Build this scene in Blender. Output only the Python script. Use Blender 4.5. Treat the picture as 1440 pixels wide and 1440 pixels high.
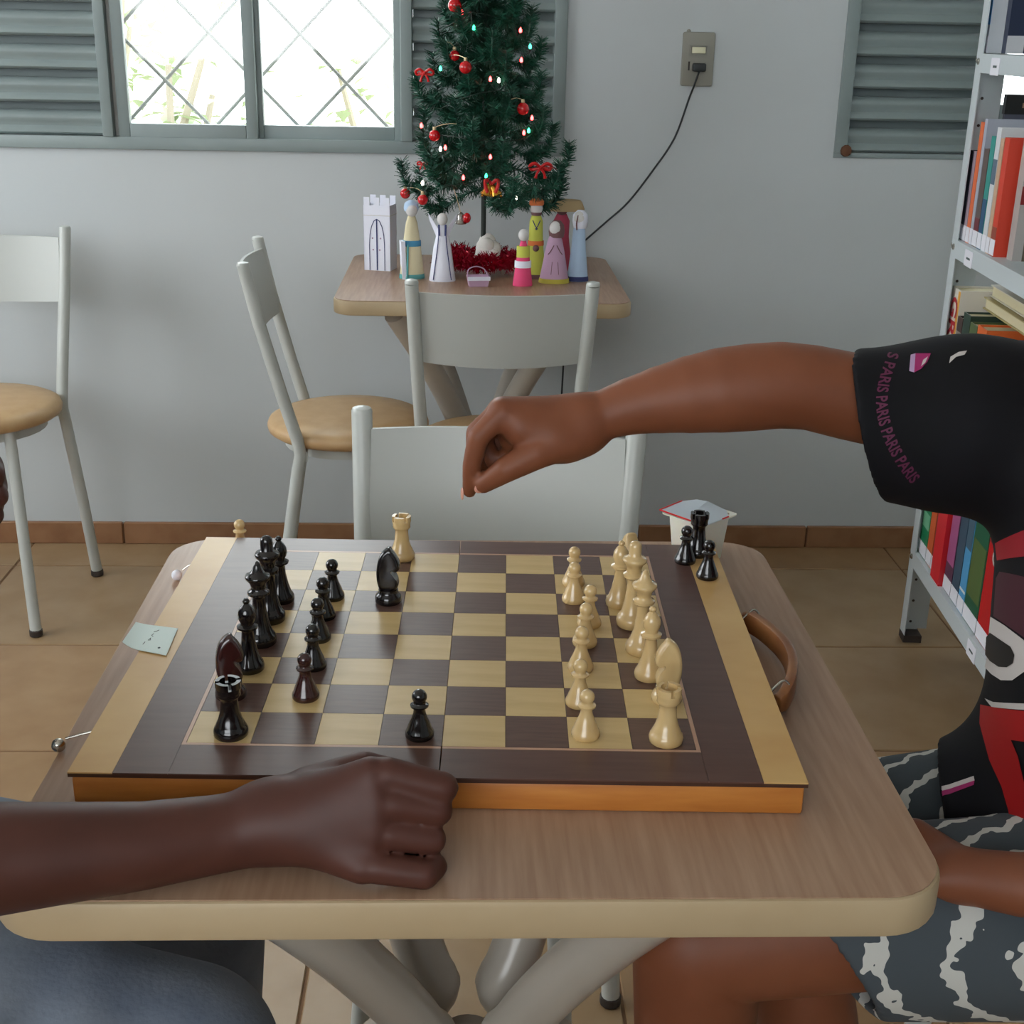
import bpy, bmesh, math, random
import numpy as np
from mathutils import Vector, Matrix
from mathutils.bvhtree import BVHTree

random.seed(7)
for o in list(bpy.data.objects):
    bpy.data.objects.remove(o)
scene = bpy.context.scene
COL = scene.collection

# ------------------------------------------------------------------ camera
cam_data = bpy.data.cameras.new('camera')
cam_data.sensor_width = 36.0
cam_data.lens = 36.0 * 1841.64 / 1440.0
cam_data.clip_start = 0.05
cam = bpy.data.objects.new('camera', cam_data)
COL.objects.link(cam)
CAX = Vector((0.9992, -0.0332, 0.0192)).normalized()
CAF = Vector((0.0376, 0.9374, -0.3459)).normalized()
CAU = CAX.cross(CAF).normalized()
CAX = CAF.cross(CAU).normalized()
mw = Matrix((CAX, CAU, -CAF)).transposed().to_4x4()
mw.translation = Vector((0.0083, -0.9916, 1.2422))
cam.matrix_world = mw
scene.camera = cam

# ------------------------------------------------------------------ sky, daylight, exposure
world = bpy.data.worlds.new('overcast_sky')
scene.world = world
world.use_nodes = True
bg = world.node_tree.nodes['Background']
bg.inputs[0].default_value = (0.93, 0.97, 1.0, 1)
bg.inputs[1].default_value = 6.0

R = math.radians
# all daylight is this sky, entering by the window openings; the fairy lights glow by themselves
vs = scene.view_settings
vs.view_transform = 'Standard'
vs.look = 'None'
vs.exposure = 0.25
vs.gamma = 1.0
vs.use_curve_mapping = False

# ------------------------------------------------------------------ materials
def lin(c):
    return tuple(((v / 255.0) / 12.92 if v / 255.0 <= 0.04045 else ((v / 255.0 + 0.055) / 1.055) ** 2.4) for v in c) + (1.0,)

MATS = {}
def mat(name, c, rough=0.5, metal=0.0, c2=None, scale=20.0, stretch=(1, 1, 1), bump=0.0, bscale=None, coat=0.0,
        emit=None, estr=0.0, spec=0.5, detail=4.0, lo=0.35, hi=0.65, sheen=0.0, sss=0.0):
    if name in MATS:
        return MATS[name]
    m = bpy.data.materials.new(name)
    m.use_nodes = True
    nt = m.node_tree
    b = nt.nodes['Principled BSDF']
    b.inputs['Base Color'].default_value = lin(c)
    b.inputs['Roughness'].default_value = rough
    b.inputs['Metallic'].default_value = metal
    b.inputs['Specular IOR Level'].default_value = spec
    b.inputs['Coat Weight'].default_value = coat
    b.inputs['Coat Roughness'].default_value = 0.12
    if sheen:
        b.inputs['Sheen Weight'].default_value = sheen
    if sss:
        b.inputs['Subsurface Weight'].default_value = sss
        b.inputs['Subsurface Radius'].default_value = (0.01, 0.004, 0.002)
    if emit:
        b.inputs['Emission Color'].default_value = lin(emit)
        b.inputs['Emission Strength'].default_value = estr
    if c2 is not None or bump:
        tc = nt.nodes.new('ShaderNodeTexCoord')
        mp = nt.nodes.new('ShaderNodeMapping')
        mp.inputs['Scale'].default_value = stretch
        nt.links.new(tc.outputs['Object'], mp.inputs['Vector'])
        nz = nt.nodes.new('ShaderNodeTexNoise')
        nz.inputs['Scale'].default_value = scale
        nz.inputs['Detail'].default_value = detail
        nt.links.new(mp.outputs[0], nz.inputs['Vector'])
        if c2 is not None:
            rp = nt.nodes.new('ShaderNodeValToRGB')
            rp.color_ramp.elements[0].position = lo
            rp.color_ramp.elements[1].position = hi
            rp.color_ramp.elements[0].color = lin(c)
            rp.color_ramp.elements[1].color = lin(c2)
            nt.links.new(nz.outputs['Fac'], rp.inputs['Fac'])
            nt.links.new(rp.outputs['Color'], b.inputs['Base Color'])
        if bump:
            nz2 = nz
            if bscale:
                nz2 = nt.nodes.new('ShaderNodeTexNoise')
                nz2.inputs['Scale'].default_value = bscale
                nt.links.new(mp.outputs[0], nz2.inputs['Vector'])
            bp = nt.nodes.new('ShaderNodeBump')
            bp.inputs['Strength'].default_value = bump
            bp.inputs['Distance'].default_value = 0.002
            nt.links.new(nz2.outputs['Fac'], bp.inputs['Height'])
            nt.links.new(bp.outputs[0], b.inputs['Normal'])
    MATS[name] = m
    return m

def glass_mat():
    m = bpy.data.materials.new('window_glass')
    m.use_nodes = True
    nt = m.node_tree
    nt.nodes.remove(nt.nodes['Principled BSDF'])
    out = nt.nodes['Material Output']
    tr = nt.nodes.new('ShaderNodeBsdfTransparent')
    tr.inputs[0].default_value = (0.96, 0.98, 0.97, 1)
    gl = nt.nodes.new('ShaderNodeBsdfGlossy')
    gl.inputs['Roughness'].default_value = 0.03
    mx = nt.nodes.new('ShaderNodeMixShader')
    mx.inputs[0].default_value = 0.05
    nt.links.new(tr.outputs[0], mx.inputs[1])
    nt.links.new(gl.outputs[0], mx.inputs[2])
    nt.links.new(mx.outputs[0], out.inputs['Surface'])
    return m

M_WALL = mat('painted_plaster', (193, 199, 201), 0.75, c2=(188, 193, 194), scale=1.6, bump=0.12, bscale=60)
M_CEIL = mat('ceiling_paint', (215, 213, 207), 0.9)
M_TILE = [mat('floor_tile_%s' % n, a, 0.34, c2=b_, scale=9, detail=6, bump=0.05, bscale=30) for n, a, b_ in
          (('ochre', (146, 114, 80), (160, 130, 96)), ('tan', (152, 122, 88), (140, 108, 74)), ('sand', (158, 132, 100), (146, 118, 84)))]
M_GROUT = mat('grout', (122, 92, 66), 0.9)
M_SKIRT = mat('skirting_tile', (148, 108, 76), 0.45, c2=(130, 90, 60), scale=12)
M_STEEL = mat('painted_steel_grey', (134, 146, 145), 0.43, c2=(127, 139, 139), scale=6)
M_RUST = mat('rust', (96, 62, 40), 0.8)
M_GLASS = glass_mat()
M_GRILLE = mat('grille_paint', (170, 170, 166), 0.5)
M_LAM = mat('table_laminate', (166, 136, 112), 0.36, c2=(146, 114, 91), scale=26, stretch=(7, 0.45, 1), detail=5, lo=0.3, hi=0.72)
M_EDGE = mat('edge_band_cream', (178, 158, 126), 0.5, c2=(170, 148, 114), scale=8)
M_TUBE = mat('table_tube_paint', (170, 163, 152), 0.3, coat=0.2)
M_CHAIR = mat('chair_tube_paint', (186, 190, 186), 0.32, c2=(180, 184, 179), scale=8)
M_PANEL = mat('chair_panel_paint', (180, 184, 180), 0.4)
M_SEAT = mat('beige_vinyl', (190, 158, 116), 0.42, c2=(182, 148, 106), scale=30, bump=0.1)
M_CAP = mat('dark_foot_cap', (52, 44, 40), 0.6)
M_BDARK = mat('walnut_veneer', (88, 62, 54), 0.33, c2=(80, 54, 46), scale=18, stretch=(1, 9, 1))
M_SQD = mat('walnut_square', (94, 70, 60), 0.33, c2=(80, 56, 48), scale=22, stretch=(1.2, 12, 1))
M_SQL = mat('maple_square', (199, 172, 120), 0.34, c2=(188, 160, 108), scale=14, stretch=(1, 6, 1))
M_STRIP = mat('maple_strip', (203, 168, 110), 0.34, c2=(190, 150, 92), scale=9, stretch=(1, 1.6, 1))
M_PINE = mat('pine_side', (196, 128, 58), 0.4, c2=(168, 98, 38), scale=10, stretch=(1.2, 1, 9), lo=0.3, hi=0.75)
M_DEDGE = mat('dark_veneer_edge', (62, 32, 16), 0.5)
M_INLAY = mat('pale_inlay', (178, 140, 116), 0.3)
M_BLACK = mat('black_lacquer', (19, 14, 14), 0.16, coat=0.4)
M_BROWNB = mat('dark_brown_lacquer', (50, 22, 20), 0.18, coat=0.4)
M_WHITE = mat('boxwood_lacquer', (204, 176, 126), 0.22, c2=(190, 158, 106), scale=40, stretch=(1, 1, 0.4), coat=0.4)
M_LEATHER = mat('tan_leather', (140, 92, 52), 0.4, c2=(120, 74, 40), scale=30)
M_METAL = mat('nickel', (190, 186, 176), 0.25, metal=1.0)
M_PAPER = mat('white_paper', (232, 232, 240), 0.7)
M_NOTE = mat('mint_paper', (216, 230, 225), 0.7)
M_INK = mat('grey_ink', (70, 84, 84), 0.7)
M_SKINR = mat('warm_brown_skin', (126, 74, 49), 0.52, c2=(116, 66, 42), scale=14, sss=0.08, spec=0.35)
M_SKINL = mat('dark_brown_skin', (80, 46, 37), 0.5, c2=(70, 39, 31), scale=14, sss=0.06, spec=0.3)
M_NAIL = mat('pale_nail', (200, 140, 120), 0.35)
M_NAILL = mat('brown_nail', (140, 100, 92), 0.35)
M_HAIR = mat('black_hair', (22, 18, 16), 0.6, c2=(34, 28, 24), scale=90)
M_SHIRT = mat('black_jersey', (15, 15, 20), 0.8, c2=(11, 11, 15), scale=20, spec=0.25)
M_MAGENTA = mat('magenta_print', (150, 24, 92), 0.6)
M_PLUM = mat('plum_print', (92, 28, 64), 0.6)
M_CRIM = mat('crimson_print', (150, 10, 30), 0.6)
M_RED = mat('red_print', (160, 5, 12), 0.6)
M_WPRINT = mat('white_print', (190, 184, 180), 0.6)
M_DPRINT = mat('black_print', (12, 12, 15), 0.6)
M_DENIM = mat('blue_denim', (120, 128, 140), 0.85, c2=(96, 106, 122), scale=14, bump=0.3, bscale=220)
M_TSHIRT = mat('pale_blue_cotton', (150, 170, 190), 0.85)
M_NEEDLE = mat('pvc_needle_green', (34, 92, 70), 0.45, c2=(22, 66, 52), scale=30)
M_TRUNK = mat('tree_pole', (26, 34, 30), 0.6)
M_BAUBLE = mat('red_bauble', (190, 14, 24), 0.14, coat=0.3)
M_GOLD = mat('gold_bell', (206, 150, 60), 0.25, metal=0.8)
M_SILVER = mat('silver_bell', (170, 165, 160), 0.2, metal=0.9)
M_RIBBON = mat('red_ribbon', (200, 20, 24), 0.4)
M_CAPG = mat('bauble_cap', (214, 190, 150), 0.3, metal=0.5)
M_TINSEL = mat('red_tinsel', (176, 14, 46), 0.18, metal=0.55)
M_CLOTH = mat('white_cotton', (226, 222, 216), 0.9, bump=0.4, bscale=80)
M_WIRE = mat('green_wire', (18, 44, 34), 0.5)
M_BLED = {k: mat('bulb_' + k, c, 0.3, emit=c, estr=e) for k, c, e in
          (('red', (255, 60, 60), 14.0), ('green', (60, 240, 170), 6.0), ('white', (255, 240, 225), 12.0))}
M_PLATE = mat('outlet_plate', (140, 138, 128), 0.5)
M_IVORY = mat('switch_ivory', (222, 218, 186), 0.4)
M_CORD = mat('black_cord', (34, 40, 42), 0.5)
M_RACK = mat('shelf_grey_enamel', (196, 205, 208), 0.42)
M_CUP = mat('translucent_plastic', (226, 226, 212), 0.35, sss=0.3)
M_PUD = mat('pudding_cream', (226, 208, 160), 0.4)
M_FOIL = mat('foil_lid', (206, 214, 222), 0.28, metal=0.6)
M_LEAF = mat('garden_leaf', (158, 176, 136), 0.6, c2=(172, 182, 150), scale=5)
M_BARK = mat('garden_bark', (166, 156, 140), 0.9)
M_GROUND = mat('garden_ground', (170, 160, 140), 0.95)

# ------------------------------------------------------------------ mesh helpers
def finish(me, mat_, smooth, ang=40):
    if mat_ is not None:
        me.materials.append(mat_)
    if smooth:
        me.polygons.foreach_set('use_smooth', [True] * len(me.polygons))
        try:
            me.set_sharp_from_angle(angle=R(ang))
        except Exception:
            pass
    me.update()

class MB:
    def __init__(s):
        s.v = []
        s.f = []
    def add(s, v, f):
        n = len(s.v)
        s.v += [tuple(p) for p in v]
        s.f += [tuple(i + n for i in q) for q in f]
        return s
    def box(s, x0, x1, y0, y1, z0, z1):
        v = [(x, y, z) for z in (z0, z1) for y in (y0, y1) for x in (x0, x1)]
        return s.add(v, [(0, 2, 3, 1), (4, 5, 7, 6), (0, 1, 5, 4), (2, 6, 7, 3), (0, 4, 6, 2), (1, 3, 7, 5)])
    def obox(s, c, ax, ay, az):
        c, ax, ay, az = Vector(c), Vector(ax), Vector(ay), Vector(az)
        v = [c + i * ax + j * ay + k * az for k in (-1, 1) for j in (-1, 1) for i in (-1, 1)]
        return s.add(v, [(0, 2, 3, 1), (4, 5, 7, 6), (0, 1, 5, 4), (2, 6, 7, 3), (0, 4, 6, 2), (1, 3, 7, 5)])
    def tube(s, pts, r, n=12, cap=True, flat=None):
        pts = [Vector(p) for p in pts]
        rs = r if isinstance(r, (list, tuple)) else [r] * len(pts)
        prev = None
        rings = []
        for i, p in enumerate(pts):
            a = pts[max(i - 1, 0)]
            b = pts[min(i + 1, len(pts) - 1)]
            t = (b - a).normalized()
            if prev is None:
                u = t.orthogonal().normalized() if flat is None else (Vector(flat) - t * t.dot(Vector(flat))).normalized()
            else:
                u = (prev - t * t.dot(prev)).normalized()
            prev = u
            w = t.cross(u)
            rings.append([p + rs[i] * (math.cos(2 * math.pi * k / n) * u + math.sin(2 * math.pi * k / n) * w) for k in range(n)])
        v = [q for rg in rings for q in rg]
        f = []
        for i in range(len(pts) - 1):
            for k in range(n):
                f.append((i * n + k, i * n + (k + 1) % n, (i + 1) * n + (k + 1) % n, (i + 1) * n + k))
        if cap:
            f.append(tuple(range(n - 1, -1, -1)))
            f.append(tuple((len(pts) - 1) * n + k for k in range(n)))
        return s.add(v, f)
    def lathe(s, prof, n=24, c=(0, 0, 0), sx=1.0, sy=1.0):
        v = []
        f = []
        for r, z in prof:
            for k in range(n):
                a = 2 * math.pi * k / n
                v.append((c[0] + sx * r * math.cos(a), c[1] + sy * r * math.sin(a), c[2] + z))
        m = len(prof)
        for i in range(m - 1):
            for k in range(n):
                f.append((i * n + k, i * n + (k + 1) % n, (i + 1) * n + (k + 1) % n, (i + 1) * n + k))
        f.append(tuple(range(n - 1, -1, -1)))
        f.append(tuple((m - 1) * n + k for k in range(n)))
        return s.add(v, f)
    def ball(s, c, r, n=16, m=10, sz=1.0):
        prof = [(max(r * math.sin(math.pi * i / m), 1e-5), -r * sz * math.cos(math.pi * i / m)) for i in range(m + 1)]
        return s.lathe(prof, n, c)
    def prism(s, poly, z0, z1):
        n = len(poly)
        v = [(x, y, z0) for x, y in poly] + [(x, y, z1) for x, y in poly]
        f = [tuple(range(n - 1, -1, -1)), tuple(range(n, 2 * n))]
        f += [(i, (i + 1) % n, n + (i + 1) % n, n + i) for i in range(n)]
        return s.add(v, f)
    def xform(s, M):
        s.v = [tuple(M @ Vector(p)) for p in s.v]
        return s
    def mesh(s, name, mat_, smooth=True, bevel=0.0, seg=2, ang=40):
        me = bpy.data.meshes.new(name)
        me.from_pydata(s.v, [], s.f)
        if bevel:
            bm = bmesh.new()
            bm.from_mesh(me)
            bmesh.ops.recalc_face_normals(bm, faces=bm.faces)
            es = [e for e in bm.edges if len(e.link_faces) == 2 and e.calc_face_angle(0) > R(35)]
            bmesh.ops.bevel(bm, geom=es, offset=bevel, segments=seg, affect='EDGES', profile=0.5)
            bm.to_mesh(me)
            bm.free()
        finish(me, mat_, smooth, ang)
        return me
    def build(s, name, mat_, parent=None, smooth=True, bevel=0.0, seg=2, ang=40):
        return obj(name, s.mesh(name, mat_, smooth, bevel, seg, ang), parent)

def obj(name, me, parent=None, loc=None, rz=None):
    o = bpy.data.objects.new(name, me)
    COL.objects.link(o)
    if parent is not None:
        o.parent = parent
    if loc is not None:
        o.location = loc
    if rz is not None:
        o.rotation_euler[2] = rz
    return o

def tag(o, label, cat, group=None):
    o['label'] = label
    o['category'] = cat
    if group:
        o['group'] = group
    return o

def thing(name, label, cat, loc=(0, 0, 0), rz=0.0, group=None):
    o = bpy.data.objects.new(name, None)
    o.empty_display_size = 0.05
    COL.objects.link(o)
    o.location = loc
    o.rotation_euler = (0, 0, rz)
    return tag(o, label, cat, group)

def struct(o):
    o['kind'] = 'structure'
    return o

def rrect(x0, x1, y0, y1, r, n=8):
    p = []
    for cx, cy, a in ((x1 - r, y1 - r, 0), (x0 + r, y1 - r, 90), (x0 + r, y0 + r, 180), (x1 - r, y0 + r, 270)):
        for i in range(n + 1):
            t = R(a + 90.0 * i / n)
            p.append((cx + r * math.cos(t), cy + r * math.sin(t)))
    return p

def smooth_path(pts, n=6):
    P = [Vector(p) for p in pts]
    P = [2 * P[0] - P[1]] + P + [2 * P[-1] - P[-2]]
    out = []
    for i in range(1, len(P) - 2):
        for k in range(n):
            t = k / n
            a, b, c, d = P[i - 1], P[i], P[i + 1], P[i + 2]
            out.append(0.5 * ((2 * b) + (c - a) * t + (2 * a - 5 * b + 4 * c - d) * t * t + (3 * b - a - 3 * c + d) * t ** 3))
    out.append(P[-2])
    return out

def text_mesh(txt, size, bold=0.0):
    cu = bpy.data.curves.new('lettering', 'FONT')
    cu.body = txt
    cu.size = size
    cu.offset = bold
    cu.resolution_u = 3
    cu.align_x = 'LEFT'
    o = bpy.data.objects.new('lettering', cu)
    COL.objects.link(o)
    bpy.context.view_layer.update()
    me = bpy.data.meshes.new_from_object(o.evaluated_get(bpy.context.evaluated_depsgraph_get()))
    v = [tuple(p.co) for p in me.vertices]
    f = [tuple(p.vertices) for p in me.polygons]
    bpy.data.objects.remove(o)
    bpy.data.curves.remove(cu)
    bpy.data.meshes.remove(me)
    return v, f

# ================================================================== THE ROOM
WY = 2.135                                   # inner face of the wall with the windows
LX, RX, FY, CH = -2.55, 2.3, -2.55, 2.75
WIN1 = (-1.20, 0.236, 0.968, 2.05)           # window openings: x0 x1 z0 z1
WIN2 = (0.866, 2.20, 0.975, 2.05)

m = MB()
T = 0.14
m.box(LX - T, RX + T, WY, WY + T, 0, WIN1[2])
m.box(LX - T, WIN1[0], WY, WY + T, WIN1[2], CH)
m.box(WIN1[1], WIN2[0], WY, WY + T, WIN1[2], CH)
m.box(WIN2[1], RX + T, WY, WY + T, WIN1[2], CH)
m.box(WIN1[0], WIN1[1], WY, WY + T, WIN1[3], CH)
m.box(WIN2[0], WIN2[1], WY, WY + T, WIN2[3], CH)
m.box(WIN2[0], WIN2[1], WY, WY + T, WIN1[2], WIN2[2])
struct(m.build('wall_back', M_WALL, smooth=False))
m = MB()
m.box(LX - T, LX, FY - T, WY, 0, 0.95)
m.box(LX - T, LX, FY - T, -0.40, 0.95, CH)
m.box(LX - T, LX, 1.90, WY, 0.95, CH)
m.box(LX - T, LX, -0.40, 1.90, 2.15, CH)
struct(m.build('wall_left', M_WALL, smooth=False))
struct(MB().box(RX, RX + T, FY - T, WY, 0, CH).build('wall_right', M_WALL, smooth=False))
m = MB()
m.box(LX, RX, FY - T, FY, 0, 1.05)
m.box(LX, -1.85, FY - T, FY, 1.05, CH)
m.box(0.05, RX, FY - T, FY, 1.05, CH)
m.box(-1.85, 0.05, FY - T, FY, 2.25, CH)
struct(m.build('wall_front', M_WALL, smooth=False))
struct(MB().box(LX - T, RX + T, FY - T, WY + T, CH, CH + 0.1).build('ceiling', M_CEIL, smooth=False))

floor = struct(MB().box(LX - T, RX + T, FY - T, WY + T, -0.10, -0.0025).build('floor', M_GROUT, smooth=False))
TS = 0.435
tile_me = [MB().box(-TS / 2 + 0.0025, TS / 2 - 0.0025, -TS / 2 + 0.0025, TS / 2 - 0.0025, -0.02, 0.0).mesh('tile', t, False, bevel=0.0015, seg=1) for t in M_TILE]
rt = random.Random(3)
gx0, gy0 = -0.205 - 5 * TS, 1.11 - 7 * TS
for i in range(12):
    for j in range(10):
        cx, cy = gx0 + (i + 0.5) * TS, gy0 + (j + 0.5) * TS
        if cx < LX - 0.1 or cx > RX + 0.1 or cy < FY - 0.1 or cy > WY + 0.15:
            continue
        obj('tile', rt.choice(tile_me), floor, (cx, cy, 0), rt.choice((0, math.pi / 2, math.pi)))

bb = struct(MB().box(LX, RX, WY - 0.006, WY, 0, 0.05).build('baseboard_back', M_GROUT, smooth=False))
sk_me = MB().box(-TS / 2 + 0.002, TS / 2 - 0.002, WY - 0.012, WY, 0.0, 0.057).mesh('skirting_tile', M_SKIRT, False, bevel=0.002, seg=1)
for i in range(11):
    cx = -0.205 + 0.01 + (i - 5) * TS
    if LX + 0.2 < cx < RX - 0.2:
        obj('skirting_tile', sk_me, bb, (cx, 0, 0))

# ------------------------------------------------------------------ windows
def slats(parent, x0, x1, z0, z1, y, mat_, pitch=0.0705):
    # pressed steel louvre: each slat leans out at its lower lip
    prof = [(0.004, -0.001), (-0.012, 0.000), (-0.017, 0.005), (-0.014, 0.013), (-0.008, 0.019), (-0.009, 0.027), (-0.014, 0.034), (-0.012, 0.042), (-0.003, 0.050), (0.008, 0.053),
            (0.010, 0.051), (0.000, 0.046), (-0.006, 0.038), (-0.004, 0.022), (-0.009, 0.010), (0.004, 0.002)]
    n = len(prof)
    v = [(x0, y + a, b) for a, b in prof] + [(x1, y + a, b) for a, b in prof]
    f = [tuple(range(n)), tuple(range(2 * n - 1, n - 1, -1))] + [(i, n + i, n + (i + 1) % n, (i + 1) % n) for i in range(n)]
    me = MB().add(v, f).mesh('slat', mat_, True, ang=50)
    MB().box(x0, x1, y + 0.050, y + 0.053, z0, z1).build('back_sheet', mat_, parent, smooth=False)
    k = 0
    while z0 + (k + 1) * pitch <= z1 + 0.03:
        obj('slat', me, parent, (0, 0, z0 + k * pitch))
        k += 1

def sash(parent, x0, x1, z0, z1, y, mat_, w=0.026, bot=0.045, d=0.022):
    m = MB()
    m.box(x0, x0 + w, y - d, y, z0, z1)
    m.box(x1 - w, x1, y - d, y, z0, z1)
    m.box(x0 + w, x1 - w, y - d, y, z0, z0 + bot)
    m.box(x0 + w, x1 - w, y - d, y, z1 - w, z1)
    s = m.build('sash', mat_, parent, bevel=0.002)
    MB().box(x0 + w - 0.004, x1 - w + 0.004, y - d * 0.6, y - d * 0.6 + 0.003, z0 + bot - 0.004, z1 - w + 0.004).build('pane', M_GLASS, s, smooth=False)
    return s

x0, x1, z0, z1 = WIN1
m = MB()
m.box(x0, x1, WY - 0.012, WY + 0.09, z0, z0 + 0.028)
m.box(x0, x1, WY - 0.012, WY + 0.09, z1 - 0.03, z1)
m.box(x0, x0 + 0.03, WY - 0.012, WY + 0.09, z0 + 0.028, z1 - 0.03)
m.box(x1 - 0.028, x1, WY - 0.012, WY + 0.09, z0 + 0.028, z1 - 0.03)
w1 = struct(m.build('window_1', M_STEEL, bevel=0.002))
MB().box(-0.812, -0.788, WY - 0.020, WY + 0.06, z0 + 0.028, z1 - 0.03).build('jamb_post', M_STEEL, w1, bevel=0.002)
MB().box(-0.790, -0.774, WY + 0.005, WY + 0.085, z0 + 0.028, z1 - 0.03).build('jamb_post', M_GRILLE, w1, bevel=0.002)
MB().box(-0.138, -0.112, WY - 0.020, WY + 0.06, z0 + 0.028, z1 - 0.03).build('jamb_post', M_STEEL, w1, bevel=0.002)
MB().box(-0.158, -0.138, WY + 0.045, WY + 0.085, z0 + 0.028, z1 - 0.03).build('jamb_post', M_GRILLE, w1, bevel=0.002)
sash(w1, -0.778, -0.464, z0 + 0.012, z1 - 0.03, WY + 0.012, M_STEEL)
sash(w1, -0.478, -0.128, z0 + 0.012, z1 - 0.03, WY + 0.030, M_STEEL)
slats(w1, x0 + 0.03, -0.812, z0 + 0.03, z1 - 0.04, WY + 0.012, M_STEEL)
slats(w1, -0.112, x1 - 0.028, z0 + 0.03, z1 - 0.04, WY + 0.012, M_STEEL)
# diamond security grille outside the panes
nx, nz, ux, uz = -0.683, 1.117, 0.104, 0.106
gy = WY + 0.075
for fam in (1, -1):
    for k in range(-9, 10):
        # line through (nx + 2k*ux, nz) with slope +-uz/ux
        pts = []
        for t in np.linspace(-1.2, 1.2, 241):
            px_, pz_ = nx + 2 * k * ux + t, nz + fam * t * uz / ux
            if -0.775 < px_ < -0.14 and z0 + 0.03 < pz_ < z1 - 0.03:
                pts.append((px_, gy + 0.005 * fam, pz_))
        if len(pts) > 2:
            MB().tube([pts[0], pts[-1]], 0.0044, 8).build('grille_bar', M_GRILLE, w1)

x0, x1, z0, z1 = WIN2
m = MB()
m.box(x0, x1, WY - 0.004, WY + 0.09, z0, z0 + 0.012)
m.box(x0, x1, WY - 0.012, WY + 0.09, z1 - 0.03, z1)
m.box(x0, x0 + 0.028, WY - 0.012, WY + 0.09, z0 + 0.012, z1 - 0.03)
m.box(x1 - 0.03, x1, WY - 0.012, WY + 0.09, z0 + 0.012, z1 - 0.03)
w2 = struct(m.build('window_2', M_STEEL, bevel=0.002))
MB().box(1.205, 1.235, WY - 0.016, WY + 0.06, z0 + 0.012, z1 - 0.03).build('jamb_post', M_STEEL, w2, bevel=0.002)
sash(w2, 1.215, 1.62, z0 + 0.08, z1 - 0.03, WY + 0.012, M_STEEL)
sash(w2, 1.60, 2.17, z0 + 0.08, z1 - 0.03, WY + 0.034, M_STEEL)
MB().box(1.235, 2.17, WY + 0.01, WY + 0.05, z0 + 0.012, z0 + 0.08).build('lower_rail', M_STEEL, w2)
slats(w2, x0 + 0.028, 1.205, z0 + 0.014, z1 - 0.04, WY + 0.014, M_STEEL)
MB().lathe([(0.004, -0.004), (0.014, -0.003), (0.012, 0.003), (0.004, 0.005)], 10).xform(Matrix.Translation((0.892, WY - 0.014, 0.992)) @ Matrix.Rotation(R(90), 4, 'X')).build('rust_patch', M_RUST, w2)

# ------------------------------------------------------------------ garden outside
ground = struct(MB().box(-9, 9, WY + 0.4, 14, -0.12, -0.06).build('ground', M_GROUND, smooth=False))
def shrub(loc, h, rad, n, label, seed):
    rr = random.Random(seed)
    t = thing('shrub', label, 'shrub', loc)
    mb = MB()
    tips = []
    for i in range(7):
        a = rr.uniform(0, 6.28)
        top = Vector((rad * 0.7 * math.cos(a), rad * 0.7 * math.sin(a), h * rr.uniform(0.6, 1.0)))
        pts = smooth_path([(0, 0, -0.06), tuple(top * 0.4 + Vector((rr.uniform(-.1, .1), rr.uniform(-.1, .1), 0))), tuple(top)], 4)
        mb.tube(pts, [0.03 * (1 - 0.08 * k) for k in range(len(pts))], 6)
        tips += pts[3:]
    mb.build('stem', M_BARK, t)
    lb = MB()
    for i in range(n):
        c = rr.choice(tips) + Vector((rr.gauss(0, rad * 0.3), rr.gauss(0, rad * 0.3), rr.gauss(0, h * 0.12)))
        if c.z < 0.05:
            continue
        q = Matrix.Rotation(rr.uniform(0, 6.28), 3, 'Z') @ Matrix.Rotation(rr.uniform(-1, 1), 3, 'X')
        L, W = rr.uniform(0.05, 0.09), rr.uniform(0.018, 0.032)
        pts = [(0, 0, 0), (W, L * 0.4, 0.006), (0, L, -0.01), (-W, L * 0.4, 0.006)]
        lb.add([c + q @ Vector(p) for p in pts], [(0, 1, 2, 3)])
    o = lb.build('foliage', M_LEAF, t, smooth=False)
    o['kind'] = 'stuff'
shrub((-1.6, 4.2, 0), 2.0, 0.55, 900, 'leafy garden shrub with a forked trunk beyond the window grille', 1)
shrub((-1.05, 3.6, 0), 1.25, 0.35, 420, 'low garden shrub growing close outside the window', 2)
shrub((-0.25, 4.6, 0), 1.15, 0.5, 420, 'sunlit low bush further back in the garden', 3)
shrub((2.6, 4.6, 0), 1.9, 0.6, 600, 'garden shrub outside the window behind the bookcase', 4)

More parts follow.
